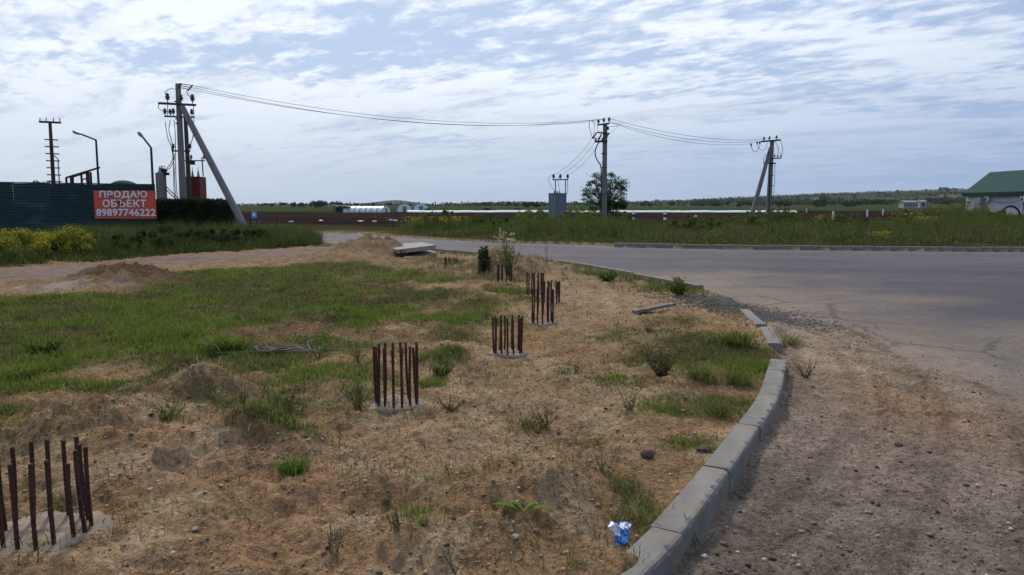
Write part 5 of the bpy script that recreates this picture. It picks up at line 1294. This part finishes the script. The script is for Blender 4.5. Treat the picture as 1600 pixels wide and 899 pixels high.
for i, (px_, Y_, h_, Yg) in enumerate(spots):
    lab, gp = (('dark tree in the belt beyond the left fields', 'trees beyond the left fields') if px_ < 620 else ('tree scattered on the slope of the right hills', 'trees on the right hills') if Yg >= 1200
               else ('low dark shrub at the left end of the white row covers' if px_ < 700 else 'single low dark shrub midway along the left white row cover' if px_ < 780 else 'low dark shrub beside the white row cover left of the kiosk', 'shrubs by the row covers') if Yg < 180 and px_ < 900 else ('tree in the green belt across the right fields', 'trees across the right fields') if px_ > 1000 else ('tree in the green belt behind the row covers', 'trees behind the row covers'))
    t = tag(empty('field_tree', (X(px_, Y_), Y_, hsp[i] - .1)), lab, 'tree' if Yg > 180 or px_ > 900 else 'shrub', gp)
    wd = rg.uniform(.9, 1.5)
    t.scale = (h_ * wd, h_ * wd, h_); t.rotation_euler = (0, 0, rg.uniform(0, 6))
    link('crown', CM[i % 3], M_LEAF, t); link('trunk', TRK, M_BARK, t)
rng = np.random.default_rng(77)
n = 26000; pxs = np.concatenate([rng.uniform(330, 1650, n // 2), rng.uniform(1080, 1650, n // 2)]); Y = np.exp(rng.uniform(math.log(900), math.log(3500), n)); x = (pxs - 800) / FPX * Y
kk = (fbm(x * .4, Y, 1 / 120., 3, 66) > .52); x, Y = x[kk], Y[kk]
hh = 1.5 + 5 * rng.uniform(0, 1, len(x)); z = height(x, Y)
P = np.stack([x, Y, z + hh * rng.uniform(0, 1, len(x))], -1)
o = veg('distant_woods', [leaves(P, 2.2 + Y * .0010, [(.022, .034, .02), (.03, .045, .024), (.04, .055, .028)], rng, aspect=.8)]); tag(o, 'dark scattered woods and hedgerows across the distant hills', 'woods', kind='stuff')

# ---- foreground plants, each a thing of its own
def rosette(name, lab, px, py, n, L, wid, cols, seed, erect=.9, group=None, cat='weed', arch=.5, spr=.30):
    """leafy plant: n curved blades from one root"""
    n = int(n * 1.5); wid *= .6
    rg = random.Random(seed); p = Gh(px, py); t = thing(name, lab, cat, tuple(p), 0, group); V = []; F = []; T = []
    for i in range(n):
        a = rg.uniform(0, 6.28); l = L * rg.uniform(.6, 1.15); e = erect * rg.uniform(.5, 1.1); c = rg.choice(cols); c = [v * rg.uniform(.8, 1.2) for v in c]
        d = Vector((math.cos(a), math.sin(a), 0)); sdv = Vector((-d.y, d.x, 0)); q = Vector((rg.gauss(0, L * spr), rg.gauss(0, L * spr), -.008)); S = 4; k0_ = len(V)
        for s in range(S + 1):
            f = s / S; ww = wid * math.sin(math.pi * min(.97, f * .85 + .15)) ; ang = math.atan(e * 2) - arch * f * 1.4
            V += [tuple(q - sdv * ww / 2), tuple(q + sdv * ww / 2)]; T += [c, c]; q = q + (d * math.cos(ang) + Vector((0, 0, math.sin(ang)))) * l / S
        for s in range(S): b = k0_ + 2 * s; F += [(b, b + 1, b + 3), (b, b + 3, b + 2)]
    link('leaves', np_mesh('leaves', V, F, np.array(T)), M_LEAF, t); return t
def tallweed(name, lab, px, py, hpx, n, seed, cols=G_DRY, flower=None, cat='weed', leafs=.03, spread=.5, stemm=None, group=None, lw=.5, nl=9):
    """several upright branching stems with small leaves"""
    rg = random.Random(seed); nr_ = np.random.default_rng(seed); p = Gh(px, py); H = hpx * p.y / FPX; t = thing(name, lab, cat, tuple(p), 0, group); mb = MB(); LP = []; FP = []
    for i in range(n):
        a = rg.uniform(0, 6.28); l = H * rg.uniform(.6, 1.05); q = Vector((rg.uniform(-.02, .02), rg.uniform(-.02, .02), -.01)); d = Vector((math.cos(a) * spread * rg.random(), math.sin(a) * spread * rg.random(), 1)).normalized(); pts = [q]
        for s in range(4): d = (d + Vector((rg.uniform(-.12, .12), rg.uniform(-.12, .12), .05))).normalized(); q = q + d * l / 4; pts.append(q)
        w_ = .0022 + p.y * .00028; mb.tube(pts, [w_, w_ * .9, w_ * .8, w_ * .6, w_ * .4], 3, cap=False)
        for s in range(nl): f = rg.uniform(.12, 1); j = min(3, int(f * 4)); LP.append(tuple(pts[j].lerp(pts[j + 1], f * 4 - j) + Vector((rg.uniform(-1, 1), rg.uniform(-1, 1), rg.uniform(-.5, .5))) * leafs * .6))
        if flower:
            for s in range(6): FP.append(tuple(pts[-1] + Vector((rg.uniform(-1, 1), rg.uniform(-1, 1), rg.uniform(-2, 1))) * leafs * 1.3))
    mb.build('stems', stemm or M_STEM, t)
    link('leaves', np_mesh('leaves', *leaves(np.array(LP), leafs, cols, nr_, aspect=lw)), M_LEAF, t)
    if flower: link('flowers', np_mesh('flowers', *leaves(np.array(FP), leafs * .7, flower, nr_, 1., .9)), M_LEAF, t)['kind'] = 'stuff'
    return t
M_STEM = simple('stem', (.10, .10, .045), .9, scale=20, var=.3)
def dock():
    """the broad-leaved plant on the near soil: two long arching leaves, short young ones between"""
    p = Gh(818, 778); t = thing('dock_plant', 'green dock plant with two long arching leaves on the near soil', 'plant', tuple(p))
    for (dx, up, L, wd_, nm) in ((-1, .62, .165, .042, 'leaf'), (1, .45, .155, .038, 'leaf'), (-.2, 1.5, .09, .022, 'leaf'), (.25, 1.6, .085, .02, 'leaf'), (.5, 1.1, .075, .02, 'leaf'), (-.45, 1.2, .08, .02, 'leaf')):
        V = []; F = []; d = Vector((dx, -.25 if abs(dx) == 1 else .1, 0)).normalized(); sdv = Vector((-d.y, d.x, 0)); q = Vector((0, 0, 0)); S = 8
        for s in range(S + 1):
            f = s / S; ww = wd_ * (math.sin(math.pi * min(.98, f * .8 + .12)) ** .8) * (.35 if f < .15 else 1); ang = math.atan(up * 1.3) * (1 - f * 1.05)
            rise = Vector((0, 0, ww * .25))
            V += [tuple(q - sdv * ww / 2 + rise), tuple(q), tuple(q + sdv * ww / 2 + rise)]; q = q + (d * math.cos(ang) + Vector((0, 0, math.sin(ang)))) * L / S
        for s in range(S): b = 3 * s; F += [(b, b + 1, b + 4), (b, b + 4, b + 3), (b + 1, b + 2, b + 5), (b + 1, b + 5, b + 4)]
        c = (.17, .25, .06) if L > .1 else (.24, .28, .07)
        link(nm, np_mesh('leaf', V, F, np.tile(np.array(c), (len(V), 1))), M_LEAF, t)
dock()
rosette('grass_tuft', 'bright green grass tuft on the near soil below the dock plant', 655, 826, 46, .10, .006, G_LUSH, 31)
rosette('feathery_weed', 'low bright green feathery weed left of the second rebar ring', 455, 708, 160, .13, .008, [(.07, .15, .025), (.09, .17, .03)], 32, erect=.7)
rosette('grass_tuft', 'dry green tuft in the middle of the bare soil', 828, 672, 60, .15, .010, G_DRY + G_LUSH, 33)
rosette('grass_tuft', 'small green tuft right behind the second rebar ring', 676, 604, 60, .13, .012, G_LUSH, 34)
rosette('grass_tuft', 'leafy tuft between second and third rebar rings', 692, 572, 70, .15, .02, G_LUSH + G_DEEP, 35)
rosette('grass_tuft', 'little tuft left of the third rebar ring', 880, 580, 30, .12, .010, G_DRY, 36)
rosette('grass_tuft', 'tall green grass tuft hiding the blue packet from the kerb', 988, 812, 90, .17, .006, G_DRY + G_LUSH, 37)
rosette('grass_tuft', 'green weed growing out on the sand beyond the loose kerb stones', 1238, 542, 60, .16, .014, G_LUSH, 38)
rosette('grass_tuft', 'tiny tuft near the bottom edge right of the centre', 900, 880, 26, .06, .004, G_DRY + G_LUSH, 39)
rosette('grass_tuft', 'grey-green tuft on the near mound left of the dock plant', 605, 785, 24, .06, .006, G_DRY, 40)
rosette('grass_tuft', 'bushy green clump in the lot grass left of the dead branches', 352, 548, 150, .30, .022, G_LUSH, 41)
rosette('grass_tuft', 'pale green grass clump at the left of the lot', 38, 590, 110, .24, .014, G_LUSH, 42)
rosette('grass_tuft', 'dark broad-leaved clump in the lot grass at left', 70, 553, 90, .22, .03, G_DEEP + G_LUSH[:1], 43)
rosette('grass_tuft', 'green tuft on the ridge of the soil heap', 258, 668, 60, .14, .010, G_LUSH + G_DEEP, 44)
rosette('grass_tuft', 'tuft growing between the soil ridge and the near rebar ring', 95, 700, 40, .12, .007, G_LUSH + G_DRY, 45)
rosette('grass_tuft', 'green tuft at the left foot of the near feathery weed', 392, 672, 70, .15, .009, G_LUSH + G_DRY, 46)
rosette('grass_tuft', 'large grass clump against the kerb just before the gap', 1150, 600, 160, .24, .009, G_LUSH + G_DRY, 47)
rosette('grass_tuft', 'grass clump in the middle of the kerbside green patch', 1095, 590, 180, .26, .010, G_LUSH + G_DRY, 48)
rosette('grass_tuft', 'lower grass clump of the kerbside green patch', 1120, 650, 130, .20, .008, G_LUSH + G_DRY, 49)
rosette('grass_tuft', 'grass clump beside the loose kerb stones', 1150, 540, 170, .26, .012, G_LUSH + G_DEEP, 50)
tallweed('flowering_weed', 'tall white and yellow flowering weed above the far rebar rings', 795, 432, 70, 22, 61, G_DRY + G_LUSH, [(.42, .40, .33), (.36, .32, .10)], leafs=.075, spread=.55)
tallweed('conical_weed', 'dense upright green weed left of the flowering weed', 757, 421, 44, 12, 62, G_DEEP, None, leafs=.13, spread=.22, nl=26)
tallweed('tall_stalk', 'single bare stalk standing against the asphalt', 854, 421, 38, 2, 63, G_DRY, None, leafs=.05, spread=.1)
tallweed('kerb_weed', 'dark leafy weed clump at the low kerb, nearer one', 1062, 462, 34, 44, 64, G_LUSH + G_DRY + G_DEEP, None, leafs=.05, spread=1.6, nl=16)
tallweed('kerb_weed', 'dark leafy weed clump at the low kerb, farther one', 950, 438, 18, 44, 65, G_DEEP + G_LUSH, None, leafs=.055, spread=2.2, nl=16)
tallweed('seeding_weed', 'dark seeding weed at the left of the kerbside green patch', 1035, 585, 62, 34, 66, [(.06, .045, .035), (.08, .07, .04)], None, leafs=.026, spread=1.0, nl=12)
tallweed('seeding_weed', 'brown thin stems crowding the slope left of the second ring', 440, 670, 80, 40, 67, [(.11, .09, .05), (.10, .12, .04)], None, leafs=.03, spread=1.4, nl=8)
tallweed('seeding_weed', 'brown thin stems beside the second rebar ring', 560, 640, 60, 16, 68, [(.12, .09, .05)], None, leafs=.02, spread=.9, nl=6)
tallweed('tall_stalk', 'single dark stalk standing in the lot grass', 477, 622, 62, 1, 69, G_DRY, None, leafs=.02, spread=.05)
tallweed('spreading_weed', 'dry spreading weed just right of the second rebar ring', 705, 640, 36, 14, 70, [(.13, .13, .06)], None, leafs=.02, spread=2.2, nl=8)
tallweed('spreading_weed', 'dry upright weed in the middle of the bare soil', 850, 668, 46, 12, 71, G_DRY, None, leafs=.022, spread=1.0, nl=8)
tallweed('spreading_weed', 'dry weed by the hollow next to the kerb', 940, 735, 60, 6, 72, [(.15, .14, .07)], None, leafs=.02, spread=1.2, nl=6)
tallweed('spreading_weed', 'thin weed stems left of the bottom centre', 520, 880, 60, 6, 73, G_DRY, None, leafs=.012, spread=.8, nl=5)
tallweed('spreading_weed', 'thin weed stems at the bottom centre', 715, 892, 70, 5, 74, G_DRY, None, leafs=.012, spread=1.2, nl=4)
tallweed('spreading_weed', 'thin weed stems on the near soil slope', 620, 835, 50, 8, 75, G_DRY, None, leafs=.012, spread=.8, nl=5)
tallweed('kerb_stalk', 'thin dark dry stalk leaning over the near kerb', 1093, 850, 60, 4, 76, [(.05, .04, .03)], None, leafs=.01, spread=1.6, nl=2)
tallweed('spreading_weed', 'dry weed on the sand between kerb and tread marks', 1225, 545, 40, 10, 77, [(.16, .12, .07)], None, leafs=.02, spread=2.0, nl=5)
tallweed('spreading_weed', 'reddish dry weed right of the kerbside patch', 1258, 590, 40, 12, 78, [(.14, .09, .06)], None, leafs=.02, spread=2.0, nl=5)
for i, (px_, py_, h_, lab) in enumerate([(330, 560, 30, 'left of the bushy green clump'), (270, 650, 34, 'on the crest of the soil ridge'), (560, 570, 36, 'behind the second rebar ring'), (760, 500, 26, 'behind the third rebar ring'), (640, 455, 20, 'in the dry grass toward the slab'), (900, 590, 30, 'right of the third rebar ring'), (985, 640, 40, 'on bare soil toward the kerb'), (1015, 520, 30, 'below the timber'), (380, 640, 44, 'on the slope of the soil heap'), (500, 560, 40, 'in front of the dead branches')]):
    tallweed('wispy_weed', 'wispy dry weed ' + lab, px_, py_, h_, 9, 90 + i, G_DRY + [(.09, .11, .04)], None, leafs=.022, spread=1.0, nl=6)

# ---- dead branches on the soil patch
def branches():
    rg = random.Random(5); p = Gh(475, 532); t = thing('dead_branches', 'tangle of dead grey branches on the dark soil patch in the grass', 'branches', tuple(p))
    for i in range(26):
        a = rg.uniform(-.6, 3.6); l = rg.uniform(.25, .7); q = Vector((rg.uniform(-.5, .2), rg.uniform(-.15, .15), .02)); pts = [q]; d = Vector((math.cos(a), .3 * math.sin(a), rg.uniform(.1, .5)))
        for s in range(4): d = d + Vector((rg.uniform(-.4, .4), rg.uniform(-.3, .3), -.22)); q = q + d.normalized() * l / 4; pts.append(Vector((q.x, q.y, max(.01, q.z))))
        MB().tube(pts, [.010, .009, .007, .006, .003], 4, cap=False).build('branch', M_WOOD, t)
branches()

# ---- timber offcut, litter, stones
p = Gh(1022, 487); mb = MB(tuple(p)); mb.box(p + Vector((0, 0, .05)), (.75, .10, .045), rot=Matrix.Rotation(.45, 3, 'Z') @ Matrix.Rotation(-.10, 3, 'Y'), bev=.004)
tag(mb.build('timber_offcut', M_WOOD), 'grey timber offcut lying on the soil behind the kerbside grass', 'timber')
def packet():
    p = Gh(968, 850); rg = np.random.default_rng(4); nx, nz = 9, 11; vs = []; fs = []
    for j in range(nz):
        for i in range(nx):
            u, v = i / (nx - 1) - .5, j / (nz - 1); r_ = rg.uniform(-1, 1, 3)
            vs.append((u * .075 * (1 - .25 * math.sin(v * 5)) + .012 * r_[0] + .012 * (1 - v), .018 * r_[1] + .03 * (v - .5) * .8, v * .095 + .006 * r_[2]))
    for j in range(nz - 1):
        for i in range(nx - 1): q = j * nx + i; fs.append((q, q + 1, q + nx + 1, q + nx))
    back = [(a, b + .012, c) for a, b, c in vs]; m = len(vs)
    t = thing('crumpled_packet', 'crumpled blue and white packet lying beside the near kerb', 'litter', (p.x, p.y, p.z - .005))
    MB().add(vs + back, fs + [tuple(k + m for k in f[::-1]) for f in fs]).build('wrapper', M_BAG, t)
    wf = [f for q, f in enumerate(fs) if (q % 8 < 4 and q // 8 > 3) or (q // 8 > 7)]
    idx = sorted({k for f in wf for k in f}); mp = {k: i for i, k in enumerate(idx)}
    MB().add([(vs[k][0], vs[k][1] - .002, vs[k][2]) for k in idx], [tuple(mp[k] for k in f) for f in wf]).build('white_print', M_WHITEP, t)
packet()

def stones_mesh(P, S, rg, cols):
    """many small uneven pebbles in one mesh (8 faces each)"""
    oct_ = np.array([(1, 0, 0), (0, 1, 0), (-1, 0, 0), (0, -1, 0), (0, 0, .7), (0, 0, -.5)], float); fo = np.array([(0, 1, 4), (1, 2, 4), (2, 3, 4), (3, 0, 4), (1, 0, 5), (2, 1, 5), (3, 2, 5), (0, 3, 5)])
    N = len(P); jit = rg.uniform(.6, 1.3, (N, 6, 1)); th = rg.uniform(0, 6.28, N); c, s = np.cos(th), np.sin(th)
    V = oct_[None] * jit * S[:, None, None]; X_ = V[..., 0] * c[:, None] - V[..., 1] * s[:, None]; Y_ = V[..., 0] * s[:, None] + V[..., 1] * c[:, None]
    V = np.stack([X_, Y_, V[..., 2] * .8], -1) + P[:, None]; F = (fo[None] + np.arange(N)[:, None, None] * 6).reshape(-1, 3)
    C = np.asarray(cols)[rg.integers(0, len(cols), N)] * rg.uniform(.7, 1.3, N)[:, None]
    return V.reshape(-1, 3), F, np.repeat(C, 6, 0)
M_PEB = mat('pebble', lambda t, b: (t.put(b.inputs['Base Color'], t.new('ShaderNodeAttribute', attribute_name='tint').outputs['Color']), setattr(b.inputs['Roughness'], 'default_value', .9)))
rng = np.random.default_rng(15)
N = 60000; r = np.exp(rng.uniform(math.log(2.9), math.log(13), N)); a = rng.uniform(-.62, .66, N); x = r * np.sin(a); y = r * np.cos(a)
sd, ri, tr_, g = masks(x, y); s_ = sandmask(x, y)
k = (keepmask(x, y, np.where(ri > .5, .15 + .6 * s_, .28 * (1 - g)), rng)) & ((ri < .02) | (ri > .98)); x, y, r, ri = x[k], y[k], r[k], ri[k]
zz_ = np.maximum(height(x, y), np.where(ri > .5, ROAD_Z, -9))
S = rng.pareto(2.6, len(x)) * .0025 + .0025 + r * .0003; S = np.clip(S, 0, .022)
P = np.stack([x, y, zz_ + S * .2], -1); isr = ri > .5
V, F, T = stones_mesh(P, S, rng, [(.20, .145, .10), (.28, .23, .18), (.08, .055, .04), (.06, .04, .03), (.15, .105, .075), (.12, .085, .06), (.40, .36, .31)])
o = link('gravel', np_mesh('gravel', V, F, T), M_PEB); tag(o, 'loose pebbles and clods strewn over the soil and the sandy roadside', 'gravel', kind='stuff')
n = 42000; r = np.exp(rng.uniform(math.log(2.8), math.log(18), n)); a = rng.uniform(-.64, .45, n); x = r * np.sin(a); y = r * np.cos(a)
sd, ri, tr_, g = masks(x, y); mh = np.zeros(n)
for (mx, my), aa, bb, h in MW: mh = np.maximum(mh, np.exp(-(((x - mx) / aa) ** 2 + ((y - my) / bb) ** 2)) * min(1, h / .12))
k = (ri < .02) & (sd > .2) & (rng.uniform(0, 1, n) < (.10 + .75 * mh + .5 * (fbm(x, y, 1.3, 3, 120) > .56)) * (1 - g)); x, y, r, mh = x[k], y[k], r[k], mh[k]
S = np.clip(rng.pareto(2.6, len(x)) * .0035 + .0035 + r * .0004, 0, .020)
V, F, T = stones_mesh(np.stack([x, y, height(x, y) + S * .1], -1), S, rng, [(.40, .28, .165), (.34, .23, .13), (.46, .34, .21), (.28, .185, .105)])
o = link('clods', np_mesh('clods', V, F, T), M_PEB); tag(o, 'crumbled earth clods on the sandy heaps', 'clods', kind='stuff')
# dark chippings heap beside the gap in the kerb
n = 8000; x0, y0 = G(1140, 476); x = x0 + rng.normal(size=n) * .55; y = y0 + rng.normal(size=n) * .75 - (x - x0) * .5
P = np.stack([x, y, np.maximum(height(x, y), ROAD_Z) + .004], -1)
V, F, T = stones_mesh(P, rng.uniform(.007, .019, n), rng, [(.11, .10, .10), (.15, .14, .14), (.075, .07, .07)])
o = link('gravel_heap', np_mesh('gravel_heap', V, F, T), M_PEB); tag(o, 'spread of dark grey chippings behind the loose kerb stones', 'gravel', kind='stuff')
# a few single stones one can point to
for i, (px_, py_, s_, lab, c_) in enumerate([(305, 828 - 0, .016, 'small white stone on the near soil at left', 0), (875, 684, .022, 'dark clod in the middle of the bare soil', 1), (805, 826, .020, 'pale flat stone below the dock plant', 0), (234, 751, .018, 'grey stone on the near soil by the first rebar ring', 0), (700, 850, .014, 'brown stone at the bottom of the near mound', 1),
        (1010, 712, .05, 'dark lump of earth in the hollow beside the kerb', 1), (1100, 705, .05, 'larger lump of earth against the kerb', 1), (1404, 695, .03, 'flat black stone on the sandy roadside', 1), (1275, 618, .035, 'pale stone below the light sand patch', 0), (840, 676, .02, 'brown clod at the foot of the middle tuft', 1), (355, 742, .02, 'dark clod on the near soil slope', 1)]):
    p = Gh(px_, py_); 
    bm = bmesh.new(); bmesh.ops.create_icosphere(bm, subdivisions=2, radius=s_)
    rr_ = random.Random(i)
    off = Vector((rr_.random() * 9, rr_.random() * 9, rr_.random() * 9))
    from mathutils import noise as mn
    for v in bm.verts: v.co *= 1 + .45 * mn.noise(v.co / s_ * .9 + off); v.co.z *= .6
    me = bpy.data.meshes.new('stone'); bm.to_mesh(me); bm.free()
    mm = MATS.get('earth_clod') or simple('earth_clod', (.09, .06, .045), .95, scale=30, var=.3, bump=.6)
    p.z = max(p.z, ROAD_Z if px_ > 1230 else -9)
    o = link('stone', me, mm if c_ else M_STONE, None, (p.x, p.y, p.z + s_ * .25)); tag(o, lab, 'stone')

rng = np.random.default_rng(31)
n = 5200; r = np.exp(rng.uniform(math.log(2.9), math.log(11), n)); a = rng.uniform(-.62, .62, n); x = r * np.sin(a); y = r * np.cos(a)
sd, ri, tr_, g = masks(x, y); k = (np.abs(sd) > .2) & (rng.uniform(0, 1, n) < .35 + .8 * (fbm(x, y, 1.1, 3, 97) - .4)); x, y, r = x[k], y[k], r[k]
th = rng.uniform(0, 6.28, len(x)); Ls = rng.uniform(.015, .06, len(x)); z = np.maximum(height(x, y), np.where(psd(x, y, ROAD) < 0, ROAD_Z, -9)) + .006
dx, dy = np.cos(th) * Ls, np.sin(th) * Ls; wd_ = (.0012 + r * .00025)
z2 = np.maximum(height(x + dx, y + dy), ROAD_Z) + .008
V = np.stack([np.stack([x - dy / Ls * wd_, y + dx / Ls * wd_, z], -1), np.stack([x + dy / Ls * wd_, y - dx / Ls * wd_, z], -1), np.stack([x + dx, y + dy, z2], -1)], 1).reshape(-1, 3)
C_ = np.array([(.30, .24, .15), (.10, .075, .05), (.20, .16, .10), (.07, .05, .035)])[rng.integers(0, 4, len(x))]
o = link('straw_litter', np_mesh('straw_litter', V, np.arange(len(V)).reshape(-1, 3), np.repeat(C_, 3, 0)), M_LEAF); tag(o, 'bits of straw and twig littering the soil and roadside', 'litter', kind='stuff')

# ------------------------------------------------------------------ haze
HAZE = 0.000040
def haze_nodes():
    m = bpy.data.materials.new('air'); m.use_nodes = True; t = NT(m.node_tree); t.n.clear()
    v = t.new('ShaderNodeVolumePrincipled'); v.inputs['Color'].default_value = rgb(.80, .88, 1.0); v.inputs['Density'].default_value = HAZE; v.inputs['Anisotropy'].default_value = .2
    o = t.new('ShaderNodeOutputMaterial'); t.l.new(v.outputs[0], o.inputs['Volume']); return m
if HAZE > 0:
    Rz = 13000.0; o = MB((0, 0, 60)).box((0, 0, 59), (2 * Rz, 2 * Rz, 130)).build('haze', haze_nodes()); tag(o, 'thin air haze that pales the far hills', 'haze', kind='stuff')
